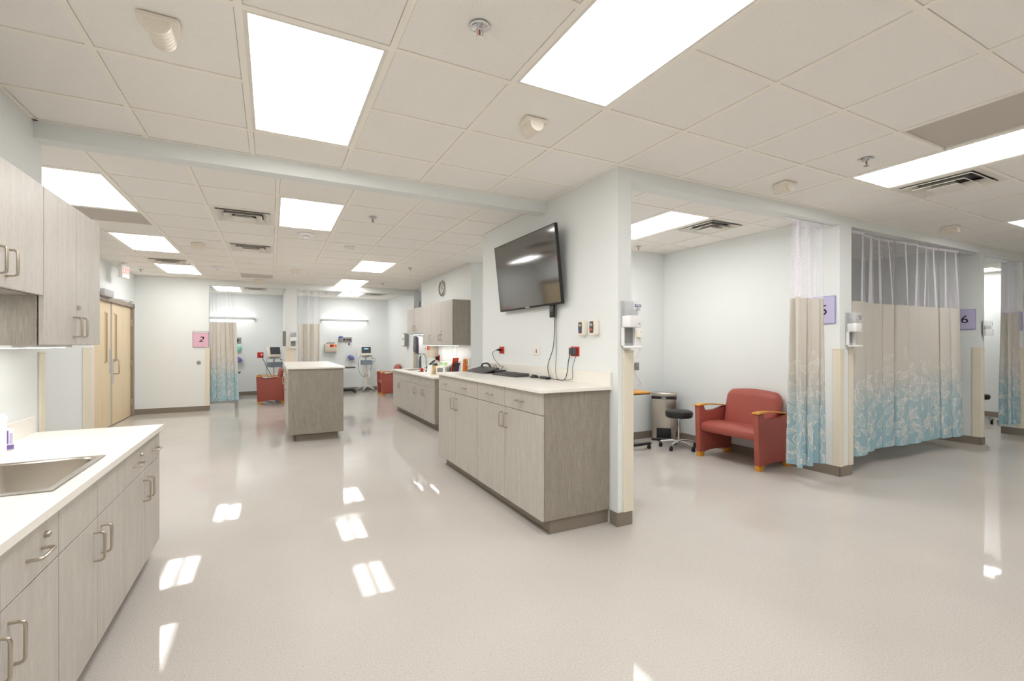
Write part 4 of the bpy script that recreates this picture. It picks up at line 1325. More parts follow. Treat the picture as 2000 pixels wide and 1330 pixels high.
# ---------------------------------------------------------------- red chairs with wood arm caps
def lounge_chair(label, loc, rot, w, d=0.60, group='red vinyl chairs with wooden arms'):
    """front faces local -y; origin on the floor at the front centre"""
    o = thing('lounge_chair', label, 'chair', loc, rot, group)
    th = 0.065
    prof = [(0.0, 0.055), (-0.012, 0.34), (-0.022, 0.625), (0.075, 0.625), (0.088, 0.585), (0.11, 0.568), (0.15, 0.56), (0.30, 0.566), (0.44, 0.594), (0.50, 0.60), (d, 0.60), (d, 0.055), (d - 0.10, 0.055), (d - 0.14, 0.066), (d / 2, 0.074), (0.14, 0.066), (0.10, 0.055)]
    for s in (-1, 1):
        a = s * w / 2; b_ = s * (w / 2 - th)
        q = MB(); q.prism(prof, min(a, b_), max(a, b_), 'x', bev=0.008, seg=3); q.build('side_panel', M['red'], o)
        q = MB()
        top = [(-0.03, 0.642), (0.05, 0.648), (0.14, 0.650), (0.24, 0.643), (0.34, 0.632), (0.44, 0.618), (0.50, 0.610)]
        bot = [(y, z - (0.020 if y < 0.1 else 0.014)) for y, z in top][::-1]
        c_ = s * (w / 2 - th / 2)
        q.prism(top + bot, c_ - 0.043, c_ + 0.043, 'x', bev=0.006, seg=2); q.build('arm_cap', M['wood'], o)
        for y0 in (0.0, d - 0.09):
            q = MB()
            q.prism([(y0 + 0.005, 0.0), (y0 + 0.075, 0.0), (y0 + 0.092, 0.057), (y0 - 0.002, 0.057)] if y0 == 0 else [(y0 + 0.012, 0.0), (y0 + 0.082, 0.0), (y0 + 0.09, 0.057), (y0 - 0.004, 0.057)], min(a, b_) + 0.003, max(a, b_) - 0.003, 'x', bev=0.004)
            q.build('foot', M['wood'], o)
    wi = w / 2 - th - 0.002
    q = MB()
    sp_ = [(0.035, 0.315), (0.015, 0.335), (0.008, 0.37), (0.014, 0.405), (0.045, 0.432), (0.12, 0.444), (0.28, 0.440), (0.50, 0.415), (0.56, 0.40), (0.56, 0.30)]
    q.prism(sp_, -wi, wi, 'x', bev=0.012, seg=3); q.build('seat', M['red'], o)
    q = MB()
    # back cushion: slightly reclined slab with crowned top and round shoulders
    nx, nz_ = 17, 12
    hw = wi
    def bp(i, k, side):
        u_ = -1 + 2 * i / (nx - 1); v = k / (nz_ - 1)
        ztop = 0.845 - 0.025 * u_ * u_
        zz = 0.40 + (ztop - 0.40) * v
        sh = max(0.0, v - 0.78) / 0.22
        xx = u_ * (hw - 0.05 * sh * sh * 1.2)
        th_ = 0.055 * math.sqrt(max(0.02, 1 - max(0, (abs(u_) - 0.86) / 0.14) ** 2)) * math.sqrt(max(0.02, 1 - max(0, (v - 0.86) / 0.14) ** 2))
        yc = d - 0.145 + 0.085 * v
        return (xx, yc - side * th_, zz)
    fr_ = [[q.bm.verts.new(bp(i, k, 1)) for i in range(nx)] for k in range(nz_)]
    bk_ = [[q.bm.verts.new(bp(i, k, -1)) for i in range(nx)] for k in range(nz_)]
    for k in range(nz_ - 1):
        for i in range(nx - 1):
            q.bm.faces.new((fr_[k][i], fr_[k][i + 1], fr_[k + 1][i + 1], fr_[k + 1][i]))
            q.bm.faces.new((bk_[k][i], bk_[k + 1][i], bk_[k + 1][i + 1], bk_[k][i + 1]))
        for i in (0, nx - 1):
            q.bm.faces.new((fr_[k][i], fr_[k + 1][i], bk_[k + 1][i], bk_[k][i]))
    for i in range(nx - 1):
        for k in (0, nz_ - 1):
            q.bm.faces.new((fr_[k][i], bk_[k][i], bk_[k][i + 1], fr_[k][i + 1]))
    q.build('backrest', M['red'], o, angle=60)
    return o
lounge_chair('wide red vinyl bench seat with wooden arms in the bay behind the pillar dispenser', (4.71, 3.735, 0), -90, 0.86, 0.575)
lounge_chair('red vinyl chair standing left of the island, seen from its side', (-0.30, 12.62, 0), -90, 0.62, 0.575)
lounge_chair('red vinyl chair partly hidden behind the far end of the sink counter', (2.60, 12.96, 0), -90, 0.60, 0.56)

# ---------------------------------------------------------------- rolling stools, bin
def caster(parent, x, y, r=0.026, m_='black'):
    q = MB()
    Mx = Matrix.Rotation(PI / 2, 4, 'X')
    q.lathe([(0.0, -0.016), (r * 0.8, -0.016), (r, -0.011), (r, 0.011), (r * 0.8, 0.016), (0.0, 0.016)], (x, y, r), 16, M=Mx)
    q.tube([(x, y, r), (x, y, r * 2 + 0.02)], 0.007, 8)
    q.box(x - 0.014, y - 0.02, r * 1.3, x + 0.014, y + 0.02, r * 2 + 0.006, b=0.006)
    return q.build('caster', M[m_], parent)
def stool(label, loc, rot, hs=0.505):
    o = thing('rolling_stool', label, 'stool', loc, rot)
    q = MB(); q.lathe([(0.0, hs - 0.09), (0.155, hs - 0.09), (0.172, hs - 0.075), (0.178, hs - 0.035), (0.172, hs - 0.01), (0.15, hs), (0.0, hs + 0.004)], seg=40); q.build('seat', M['blackv'], o)
    q = MB(); q.lathe([(0.0, hs - 0.115), (0.05, hs - 0.115), (0.07, hs - 0.091), (0.0, hs - 0.091)], seg=20); q.tube([(0, 0, 0.30), (0, 0, hs - 0.09)], 0.011, 12); q.build('gas_lift', M['chrome'], o)
    q = MB(); q.tube([(0, 0, 0.08), (0, 0, 0.30)], 0.021, 16); q.build('column', M['chrome'], o)
    q = MB()
    for k in range(5):
        a = 2 * PI * k / 5 + 0.25
        c_, s_ = math.cos(a), math.sin(a)
        q.tube([(0.0, 0, 0.105), (0.10 * c_, 0.10 * s_, 0.10), (0.235 * c_, 0.235 * s_, 0.078)], [0.024, 0.018, 0.012], 10)
    q.build('star_base', M['chrome'], o)
    for k in range(5):
        a = 2 * PI * k / 5 + 0.25
        caster(o, 0.235 * math.cos(a), 0.235 * math.sin(a), 0.027)
    return o
stool('black rolling stool in the bench bay, in front of the steel bin', (4.83, 4.55, 0), 185)
stool('black rolling stool partly visible past the number six pillar', (11.22, 3.68, 0), 20, 0.50)
o = thing('rolling_stand', 'low rolling stand base with small casters behind the right edge curtain', 'stand', (11.55, 3.24, 0))
q = MB(); q.tube([(0, 0, 0.10), (0, 0, 0.95)], 0.013, 10); q.build('pole', M['chrome'], o)
q = MB()
for k in range(4):
    a = PI / 4 + k * PI / 2
    q.tube(bez([(0, 0, 0.10), (0.14 * math.cos(a), 0.14 * math.sin(a), 0.095), (0.27 * math.cos(a), 0.27 * math.sin(a), 0.07)], 5), 0.012, 8)
q.build('leg_base', M['chrome'], o)
for k in range(4):
    a = PI / 4 + k * PI / 2
    caster(o, 0.27 * math.cos(a), 0.27 * math.sin(a), 0.024)
q = MB(); q.box(-0.12, -0.08, 0.95, 0.12, 0.08, 0.97, b=0.005); q.build('tray', M['lgrey'], o)
o = thing('trash_bin', 'stainless steel pedal bin with black pedal recess in the bay corner', 'bin', (5.075, 5.06, 0), -48)
def binsec(g):
    w2, f_, b_ = 0.17 + g, -0.09 - g, 0.105 + g
    return [(-w2 + 0.02, f_), (w2 - 0.02, f_), (w2 - 0.006, f_ + 0.006), (w2, f_ + 0.02), (w2, 0.0), (w2 - 0.02, 0.05), (w2 - 0.07, b_ - 0.015), (w2 - 0.11, b_), (-w2 + 0.11, b_), (-w2 + 0.07, b_ - 0.015), (-w2 + 0.02, 0.05), (-w2, 0.0), (-w2, f_ + 0.02), (-w2 + 0.006, f_ + 0.006)]
q = MB(); q.prism(binsec(0), 0.03, 0.60, 'z'); q.build('body', M['steel'], o)
q = MB(); q.prism(binsec(0.003), 0.0, 0.03, 'z'); q.build('base_ring', M['black'], o)
q = MB(); q.prism(binsec(0.004), 0.60, 0.632, 'z'); q.build('lid_band', M['black'], o)
q = MB(); q.prism(binsec(0.007), 0.632, 0.69, 'z', bev=0.01, seg=3); q.build('lid', M['steel'], o)
q = MB(); q.box(-0.10, -0.096, 0.035, 0.10, -0.085, 0.185, b=0.004); q.build('pedal_recess', M['black'], o)
q = MB(); q.box(-0.09, -0.15, 0.03, 0.09, -0.09, 0.045, b=0.005); q.build('pedal', M['dgrey'], o)
q = MB(); q.box(-0.03, -0.10, 0.608, 0.03, -0.092, 0.624, b=0.002); q.build('latch', M['lgrey'], o)

# ---------------------------------------------------------------- overbed tables
def overbed(label, loc, rot, top, h=0.76, w=0.80):
    o = thing('overbed_table', label, 'table', loc, rot)
    q = MB(); q.prism(rrect(-w / 2, -0.2, w / 2, 0.2, 0.03), h, h + 0.018, 'z', bev=0.003); q.build('tabletop', M[top], o)
    q = MB(); q.prism(rrect(-w / 2 + 0.01, -0.19, w / 2 - 0.01, 0.19, 0.03), h - 0.014, h, 'z'); q.build('edge_tray', M['black'], o)
    q = MB(); q.box(-w / 2 + 0.06, -0.035, 0.09, -w / 2 + 0.13, 0.035, h - 0.02, b=0.004); q.build('column', M['dgrey'], o)
    q = MB(); q.box(-w / 2 + 0.05, -0.19, 0.06, -w / 2 + 0.11, 0.19, 0.09, b=0.005)
    for y0 in (-0.19, 0.14):
        q.box(-w / 2 + 0.05, y0, 0.06, w / 2, y0 + 0.05, 0.09, b=0.005)
    q.build('base_frame', M['black'], o)
    for x0 in (-w / 2 + 0.07, w / 2 - 0.02):
        for y0 in (-0.165, 0.165):
            caster(o, x0, y0, 0.026)
    return o
overbed('wood-topped overbed table just showing past the television wall', (4.07, 4.87, 0), 0, 'wood', 0.742)
overbed('grey overbed table partly hidden behind the number two curtain', (-1.06, 13.9, 0), 180, 'dgrey', 0.66, 0.70)
overbed('dark overbed table showing right of the island', (1.72, 14.05, 0), 0, 'dgrey', 0.72)

# ---------------------------------------------------------------- vital signs monitors on rolling stands
def vitals(label, loc, rot, lit):
    o = thing('vital_signs_monitor', label, 'monitor', loc, rot)
    q = MB(); q.tube([(0, 0, 0.12), (0, 0, 1.02)], [0.032, 0.026], 14); q.build('pole', M['cream'], o)
    q = MB()
    for k in range(5):
        a = 2 * PI * k / 5 + PI / 2 + 0.3
        c_, s_ = math.cos(a), math.sin(a)
        q.tube(bez([(0.02 * c_, 0.02 * s_, 0.15), (0.13 * c_, 0.13 * s_, 0.135), (0.27 * c_, 0.27 * s_, 0.075)], 5), 0.021, 9)
    q.build('star_base', M['lgrey'], o)
    for k in range(5):
        a = 2 * PI * k / 5 + PI / 2 + 0.3
        caster(o, 0.27 * math.cos(a), 0.27 * math.sin(a), 0.032, 'grey')
    R = Matrix.Translation((0, 0, 1.17)) @ Matrix.Rotation(math.radians(-12), 4, 'X')
    q = MB(); q.box(-0.155, -0.07, -0.13, 0.155, 0.07, 0.15, b=0.015, rot=R); q.build('monitor_case', M['cream'], o)
    q = MB(); q.box(-0.13, -0.074, -0.06, 0.13, -0.069, 0.13, rot=R); sc = q.build('screen', M['screen_small'], o, smooth=False)
    if lit:
        q = MB(); q.box(-0.06, -0.0755, 0.055, 0.06, -0.0738, 0.08, rot=R); q.build('lit_text', M['screen_text'], sc, smooth=False)
    q = MB(); q.box(-0.10, -0.06, 1.0, 0.10, 0.06, 1.03, b=0.008); q.build('mount', M['lgrey'], o)
    q = MB()
    for a in ((-0.15, -0.14, 0.80, 0.15, -0.13, 0.92), (-0.15, 0.06, 0.80, 0.15, 0.07, 0.92), (-0.15, -0.14, 0.80, -0.14, 0.07, 0.92), (0.14, -0.14, 0.80, 0.15, 0.07, 0.92), (-0.15, -0.14, 0.79, 0.15, 0.07, 0.80)):
        q.box(*a, b=0.003, seg=1)
    q.build('basket', M['bgrey'], o)
    for pts in ([(-0.14, 0, 1.06), (-0.21, -0.03, 0.95), (-0.20, -0.02, 0.62), (-0.08, -0.03, 0.44), (0.0, -0.04, 0.52)], [(0.14, 0, 1.06), (0.20, -0.02, 0.90), (0.12, -0.04, 0.62), (0.05, -0.04, 0.48), (-0.05, -0.04, 0.42)], [(0.1, 0.0, 0.9), (0.24, -0.05, 0.88), (0.26, -0.05, 0.96), (0.13, -0.02, 0.98)]):
        q = MB(); q.tube(bez(pts, 7), 0.005, 6); q.build('cable', M['dgrey'], o)
    q = MB(); q.box(0.06, -0.05, 0.42, 0.12, -0.02, 0.62, b=0.006); q.build('thermometer_box', M['white'], o)
    return o
vitals('vital signs monitor on a rolling stand behind the red chair left of the island', (0.05, 13.75, 0), 28, False)
vitals('vital signs monitor with lit screen on a rolling stand, right of the island', (2.46, 14.2, 0), -6, True)

# ---------------------------------------------------------------- far bays: things on the back wall
YW = 14.62
def bedlight(label, x0, x1, z):
    o = thing('wall_light', label, 'light', ((x0 + x1) / 2, YW, z))
    h = (x1 - x0) / 2
    q = MB(); q.box(-h, -0.10, -0.035, h, -0.085, 0.035, b=0.004); q.box(-h, -0.085, -0.006, h, -0.0005, 0.006)
    q.box(-h, -0.085, -0.035, -h + 0.012, -0.0005, 0.035); q.box(h - 0.012, -0.085, -0.035, h, -0.0005, 0.035); q.build('housing', M['lgrey'], o, smooth=False)
    q = MB(); q.box(-h + 0.03, -0.075, 0.008, h - 0.03, -0.02, 0.016); q.build('lens', M['lens_wall'], o, smooth=False)
    q = MB(); q.box(-h + 0.03, -0.075, -0.016, h - 0.03, -0.02, -0.008); q.build('lens', M['lens_wall'], o, smooth=False)
bedlight('lit horizontal wall light behind the number two curtain', -1.75, -0.42, 2.08)
bedlight('lit horizontal wall light above the sharps box', 1.28, 2.58, 2.085)
outlet('wall_outlet', 'red wall outlet in the far left bay', (-0.28, YW, 1.09), 0, M['redpl'], 0.15, 0.151)
q = MB(); q.box(-0.02, -0.05, -0.03, 0.02, -0.009, 0.02, b=0.006)
tag(q.build('power_plug', M['white'], loc=(-0.25, YW, 1.10)), 'white plug in the far red outlet', 'plug')
cable('black cord from the far red outlet down behind the red chair', [(-0.25, 14.56, 1.09), (-0.22, 14.5, 1.0), (-0.12, 14.4, 0.75), (0.0, 14.2, 0.50), (0.03, 13.95, 0.30)], 0.007, M['cable'])
def sharps(label, loc, rot, w, h, d):
    o = thing('sharps_container', label, 'sharps container', loc, rot)
    q = MB(); q.box(-w / 2, -d, -h / 2, w / 2, -0.0005, h / 2, b=0.012); q.build('cabinet', M['beige'], o)
    q = MB(); q.box(-w * 0.1, -d - 0.002, h * 0.1, w * 0.22, -d + 0.001, h * 0.42); q.build('warning_label', M['redpl'], o, smooth=False)
    q = MB(); q.box(w * 0.28, -d - 0.002, h * 0.12, w * 0.47, -d + 0.001, h * 0.40); q.build('orange_label', M['orange'], o, smooth=False)
    q = MB(); q.lathe([(0, -0.004), (0.008, -0.004), (0.008, 0)], (w * 0.4, -d, -h * 0.1), 12, M=Matrix.Rotation(-PI / 2, 4, 'X')); q.build('lock', M['dgrey'], o)
    q = MB(); q.box(-w * 0.34, -d * 0.8, h / 2 - 0.005, w * 0.34, -d * 0.1, h / 2 + 0.04, b=0.006); q.build('drop_slot', M['grey'], o)
    return o
sharps('beige sharps container box with red and orange labels on the far bay wall', (1.525, YW, 1.28), 0, 0.33, 0.24, 0.13)
o = thing('glove_box_holder', 'clear glove holder above the far sharps box', 'holder', (1.57, YW, 1.53))
q = MB(); q.box(-0.12, -0.09, -0.09, 0.12, -0.0005, 0.12, b=0.004); q.build('box', M['bagfilm'], o)
o = thing('gas_outlet_panel', 'grey gas outlet panel on the far bay wall', 'wall panel', (1.93, YW, 1.52))
q = MB(); q.box(-0.19, -0.02, -0.075, 0.19, -0.0005, 0.075, b=0.004); q.build('plate', M['grey'], o)
for x in (-0.02, 0.06, 0.13):
    q = MB(); q.lathe([(0, -0.07), (0.018, -0.07), (0.026, -0.05), (0.026, 0)], (x, -0.02, 0.0), 14, M=Matrix.Rotation(-PI / 2, 4, 'X') @ Matrix.Scale(-1, 4, (0, 0, 1))); q.build('gas_outlet', M['cream'], o)
o = thing('suction_canister', 'clear suction canister with blue lid on the far bay wall', 'canister', (1.80, YW - 0.10, 1.43))
q = MB(); q.lathe([(0.0, 0.0), (0.055, 0.0), (0.065, 0.15), (0.0, 0.15)], seg=24); q.build('jar', M['clear'], o)
q = MB(); q.lathe([(0.0, 0.15), (0.072, 0.15), (0.07, 0.168), (0.04, 0.195), (0.0, 0.2)], seg=24); q.build('lid', M['bluepl'], o)
q = MB(); q.tube(bez([(0.05, 0.02, 0.03), (0.12, 0.02, -0.02), (0.17, 0.05, -0.03)], 6), 0.006, 6); q.build('hose', M['clear'], o)
q = MB(); q.box(-0.03, 0.055, 0.05, 0.03, 0.078, 0.10); q.build('bracket', M['grey'], o, smooth=False)
o = thing('wall_hook', 'black wall hook below the gas outlet panel', 'hook', (2.04, YW, 1.39))
q = MB(); q.box(-0.018, -0.02, -0.03, 0.018, -0.0005, 0.03, b=0.004); q.tube(bez([(0, -0.018, -0.01), (0, -0.06, -0.03), (0, -0.075, 0.0)], 5), 0.008, 7); q.build('hook', M['black'], o)
def bagmask(label, x, z, r=0.09, z_top=None, mask=True):
    o = thing('resuscitator_bag', label, 'medical bag', (x, YW, z))
    zt = z_top - z
    # clear bag: teardrop film hanging from a hook
    q = MB()
    prof = [(0.004, zt), (0.03, zt - 0.05), (0.075, zt * 0.55), (0.13, 0.12), (0.165, -0.02), (0.14, -0.10), (0.05, -0.125), (0.0, -0.125)]
    q.lathe(prof, (0, -0.085, 0), 20, M=Matrix.Diagonal((1, 0.5, 1, 1))); q.build('clear_bag', M['bagfilm'], o)
    q = MB(); q.sphere((0, -0.075, -0.03), 1.0, r * 1.25, r * 0.62, r * 0.82, 18, 12, M=Matrix.Rotation(0.35, 4, 'Y'))
    q.build('squeeze_bulb', M['violet'], o)
    q = MB(); q.tube([(r * 0.9, -0.075, -0.07), (r * 1.5, -0.075, -0.085)], [0.03, 0.022], 10); q.build('valve', M['clear'], o)
    return o
bagmask('violet resuscitator in a clear bag on the wall right of the sharps box', 2.09, 1.02, 0.085, 1.40)
bagmask('violet resuscitator in a clear bag half hidden by the number two curtain', -0.80, 1.0, 0.085, 1.15)
o = thing('oxygen_mask', 'pale teal oxygen mask hanging beside the number two curtain', 'mask', (-0.80, YW - 0.05, 1.28))
q = MB(); q.sphere((0, 0, 0), 1.0, 0.075, 0.045, 0.10, 16, 10); q.build('mask', M['teal'], o)
q = MB(); q.tube(bez([(0, 0, 0.09), (-0.02, 0.02, 0.105), (-0.04, 0.03, 0.12)], 5), 0.007, 6); q.build('tubing', M['clear'], o)
o = thing('gas_outlet_panel', 'grey gas outlet panel half hidden by the number two curtain', 'wall panel', (-0.92, YW, 1.49))
q = MB(); q.box(-0.18, -0.02, -0.075, 0.18, -0.0005, 0.075, b=0.004); q.build('plate', M['grey'], o)
for x in (-0.1, 0.0, 0.1):
    q = MB(); q.lathe([(0, -0.09), (0.02, -0.09), (0.028, -0.05), (0.028, 0)], (x, -0.02, 0.0), 14, M=Matrix.Rotation(-PI / 2, 4, 'X') @ Matrix.Scale(-1, 4, (0, 0, 1))); q.build('gas_outlet', M['cream'], o)
o = thing('folder_holder', 'brown folder holder on the side of the far post', 'holder', (0.279, 11.84, 1.51), -90)
q = MB(); q.box(-0.14, -0.06, -0.17, 0.14, -0.0005, 0.17, b=0.005); q.build('box', M['grey'], o)
q = MB(); q.box(-0.10, -0.066, -0.13, 0.10, -0.06, 0.10); q.build('cover', M['beige'], o, smooth=False)
o = thing('door_bumper', 'round grey wall bumper below the number two sign', 'bumper', (-1.347, 11.6, 1.009))
q = MB(); q.lathe([(0.0, 0.024), (0.02, 0.026), (0.034, 0.018), (0.036, 0.001)], seg=24, M=Matrix.Rotation(PI / 2, 4, 'X')); q.build('pad', M['grey'], o)

# ---------------------------------------------------------------- things around the far sink counter
o = thing('wall_clock', 'round silver wall clock above the far cabinets', 'clock', (2.95, 8.70, 2.468), -90)
Rx = Matrix.Rotation(PI / 2, 4, 'X')
q = MB(); q.lathe([(0.135, 0.001), (0.15, 0.004), (0.152, 0.03), (0.14, 0.045), (0.125, 0.04), (0.12, 0.02)], seg=40, M=Rx); q.build('rim', M['steel'], o)
q = MB(); q.lathe([(0.0, 0.022), (0.124, 0.022), (0.124, 0.012)], seg=40, M=Rx); q.build('dial', M['lgrey'], o)
q = MB(); q.box(-0.004, -0.026, -0.01, 0.004, -0.0235, 0.075); q.build('hour_hand', M['black'], o, smooth=False)
q = MB(); q.box(-0.01, -0.029, -0.004, 0.10, -0.0265, 0.003); q.build('minute_hand', M['black'], o, smooth=False)
ZS = 0.8602
o = thing('faucet', 'chrome gooseneck faucet at the far sink', 'faucet', (2.86, 9.50, ZS))
q = MB(); q.lathe([(0.0, 0.0), (0.03, 0.0), (0.026, 0.02), (0.014, 0.035), (0.0, 0.04)], seg=18); q.build('base', M['chrome'], o)
q = MB(); q.tube([(0, 0, 0.02), (0, 0, 0.24)] + [(-0.08 + 0.08 * math.cos(a * PI / 10), 0, 0.24 + 0.08 * math.sin(a * PI / 10)) for a in range(1, 11)] + [(-0.16, 0, 0.17)], 0.011, 12); q.build('spout', M['chrome'], o)
for s in (-1, 1):
    q = MB(); q.tube([(0, s * 0.09, 0.0), (0, s * 0.09, 0.045)], 0.013, 10); q.tube([(0.0, s * 0.09, 0.05), (-0.03, s * 0.15, 0.07)], 0.007, 8); q.build('lever', M['chrome'], o)
o = thing('towel_dispenser', 'smoky purple paper towel dispenser on the wall by the far sink', 'dispenser', (2.95, 9.86, 1.37), -90)
q = MB(); q.box(-0.15, -0.19, -0.18, 0.15, -0.0005, 0.18, b=0.015); q.build('back_case', M['white'], o)
q = MB(); q.box(-0.155, -0.235, -0.15, 0.155, -0.19, 0.185, b=0.03, seg=3); q.build('cover', M['purple'], o)
q = MB(); q.box(-0.12, -0.22, -0.185, 0.12, -0.15, -0.15, b=0.01); q.build('outlet_slot', M['purple'], o)
o = thing('glove_dispenser', 'beige switch panel box on the wall left of the far cabinets', 'wall box', (3.169, 12.2, 1.50), -90)
q = MB(); q.box(-0.12, -0.11, -0.17, 0.12, -0.0005, 0.17, b=0.006); q.build('case', M['grey'], o)
q = MB(); q.box(-0.10, -0.116, -0.15, 0.10, -0.11, 0.15); q.build('front_sheet', M['paper'], o, smooth=False)
q = MB(); q.sphere((0.0, -0.118, 0.02), 0.022); q.build('knob', M['dgrey'], o)
o = thing('soap_dispenser', 'white soap dispenser with blue side by the far sink', 'dispenser', (2.95, 9.49, 1.42), -90)
q = MB(); q.box(-0.06, -0.11, -0.11, 0.06, -0.0005, 0.11, b=0.012); q.build('case', M['white'], o)
q = MB(); q.box(-0.061, -0.09, -0.05, 0.061, -0.03, 0.08); q.build('blue_label', M['bluelt'], o, smooth=False)
q = MB(); q.box(-0.045, -0.10, -0.145, 0.045, -0.02, -0.11, b=0.006); q.build('nozzle', M['dgrey'], o)
sharps('beige sharps container on the wall under the far cabinets', (2.95, 9.14, 1.245), -90, 0.26, 0.25, 0.17)
outlet('wall_outlet', 'dark red outlet under the sharps container at the far counter', (2.95, 8.93, 1.11), -90, M['redpl'], 0.09, 0.13)
q = MB(); q.box(-0.03, -0.06, -0.035, 0.03, -0.009, 0.035, b=0.006)
tag(q.build('power_adapter', M['black'], loc=(2.95, 8.96, 1.11), rotz=-PI / 2), 'black adapter in the dark red far counter outlet', 'adapter')
def sheet(label, y, z, w, h, m_):
    o = thing('paper_notice', label, 'notice', (2.95, y, z), -90)
    q = MB(); q.box(-w / 2, -0.003, -h / 2, w / 2, -0.0005, h / 2); q.build('sheet', M[m_], o, smooth=False)
    return o
sheet('plain white notice on the wall below the far cabinets', 8.62, 1.22, 0.22, 0.28, 'paper')
o = sheet('pale blue bordered notice on the wall below the far cabinets', 8.02, 1.19, 0.20, 0.33, 'paper')
q = MB()
for a in ((-0.10, -0.165, -0.094, 0.165), (0.094, -0.165, 0.10, 0.165), (-0.1, 0.159, 0.1, 0.165), (-0.1, -0.165, 0.1, -0.159), (-0.1, -0.004, 0.1, 0.0)):
    q.box(a[0], -0.0042, a[1], a[2], -0.0031, a[3])
q.build('border', M['lilac_edge'], o, smooth=False)
o = thing('wall_device', 'white wall device with a black slot at the near end of the far counter', 'wall control', (2.95, 7.325, 1.09), -90)
q = MB(); q.box(-0.06, -0.035, -0.065, 0.06, -0.0005, 0.065, b=0.006); q.build('case', M['cream'], o)
q = MB(); q.box(-0.03, -0.037, -0.045, -0.005, -0.0345, 0.05); q.build('slot', M['black'], o, smooth=False)
o = thing('desk_phone', 'black desk phone standing on the far counter', 'phone', (2.74, 8.72, ZS), -90)
q = MB(); q.prism([(-0.11, 0.0), (-0.11, 0.02), (0.05, 0.16), (0.08, 0.16), (0.09, 0.0)], -0.09, 0.09, 'x', bev=0.006); q.build('body', M['black'], o)
q = MB(); q.tube(bez([(-0.055, -0.10, 0.06), (-0.055, -0.05, 0.115), (-0.055, 0.05, 0.20), (-0.055, 0.075, 0.205)], 6), 0.019, 10); q.build('handset', M['black'], o)
for k in range(4):
    q = MB()
    for i in range(3):
        c_ = (0.0 + i * 0.025, -0.075 + k * 0.026, 0.052 + k * 0.0225)
        q.box(c_[0] - 0.008, c_[1] - 0.008, c_[2], c_[0] + 0.008, c_[1] + 0.008, c_[2] + 0.008, b=0.002, seg=1)
    q.build('key_row', M['lgrey'], o)
o = thing('tape_dispenser', 'small red and black item beside the desk phone', 'stationery', (2.56, 8.80, ZS), -80)
q = MB(); q.box(-0.09, -0.03, 0.0, 0.05, 0.03, 0.012, b=0.004); q.build('base', M['black'], o)
q = MB(); q.lathe([(0.0, -0.02), (0.032, -0.02), (0.032, 0.02), (0.0, 0.02)], (0.0, 0, 0.042), 18, M=Matrix.Rotation(PI / 2, 4, 'X')); q.build('roll', M['redpl'], o)
o = thing('soap_bottle', 'white pump bottle by the far faucet', 'bottle', (2.80, 9.02, ZS))
q = MB(); q.lathe([(0.0, 0.0), (0.034, 0.0), (0.036, 0.01), (0.036, 0.11), (0.014, 0.135), (0.012, 0.15), (0.0, 0.15)], seg=20); q.build('body', M['white'], o)
q = MB(); q.tube([(0, 0, 0.15), (0, 0, 0.18), (-0.03, 0, 0.182)], 0.006, 8); q.build('pump', M['white'], o)
o = thing('drinking_cup', 'small clear tumbler beside the far sink faucet', 'cup', (2.84, 9.18, ZS))
q = MB(); q.lathe([(0.0, 0.003), (0.028, 0.003), (0.036, 0.09), (0.038, 0.09), (0.030, 0.0), (0.0, 0.0)], seg=18); q.build('glass', M['clear'], o)
# papers and files at the near end of the far counter
o = thing('document_stand', 'white paper card standing on the far counter edge', 'document', (2.47, 7.98, ZS), -62)
q = MB(); q.prism([(-0.03, 0.0), (-0.026, 0.0), (0.0, 0.165), (-0.004, 0.165)], -0.055, 0.055, 'x'); q.prism([(0.03, 0.0), (0.034, 0.0), (0.004, 0.163), (0.0, 0.163)], -0.055, 0.055, 'x'); q.build('card', M['paper'], o, smooth=False)
o = thing('file_folder', 'manila folder upright beside the white card on the far counter', 'folder', (2.575, 7.96, ZS), -62)
q = MB(); q.box(-0.006, -0.07, 0.0, 0.006, 0.07, 0.15, b=0.002); q.build('cover', M['manila'], o)
o = thing('ring_binder', 'grey binder upright behind the manila folder', 'binder', (2.625, 7.93, ZS), -62)
q = MB(); q.box(-0.022, -0.07, 0.0, 0.022, 0.07, 0.11, b=0.003); q.build('cover', M['grey'], o)
q = MB(); q.box(-0.016, -0.072, 0.008, 0.016, 0.065, 0.14, b=0.002); q.build('pages', M['paper'], o)
o = thing('paper_towel_roll', 'white paper roll standing by the wire file rack', 'paper roll', (2.70, 7.84, ZS))
q = MB(); q.lathe([(0.015, 0.0), (0.042, 0.0), (0.042, 0.15), (0.015, 0.15), (0.015, 0.0)], seg=24); q.build('roll', M['paper'], o)
o = thing('wipes_pack', 'pale green tissue box behind the paper roll on the far counter', 'box', (2.84, 8.15, ZS), -90)
q = MB(); q.box(-0.20, -0.06, 0.0, 0.20, 0.06, 0.21, b=0.006); q.build('carton', M['paper'], o)
q = MB(); q.box(-0.19, -0.062, 0.14, -0.02, -0.0595, 0.205); q.build('label', M['green'], o, smooth=False)
q = MB(); q.box(0.02, -0.062, 0.14, 0.19, -0.0595, 0.205); q.build('label', M['green'], o, smooth=False)
o = thing('wire_file_rack', 'black wire mesh file rack at the near end of the far counter', 'file rack', (2.76, 7.62, ZS), -62)
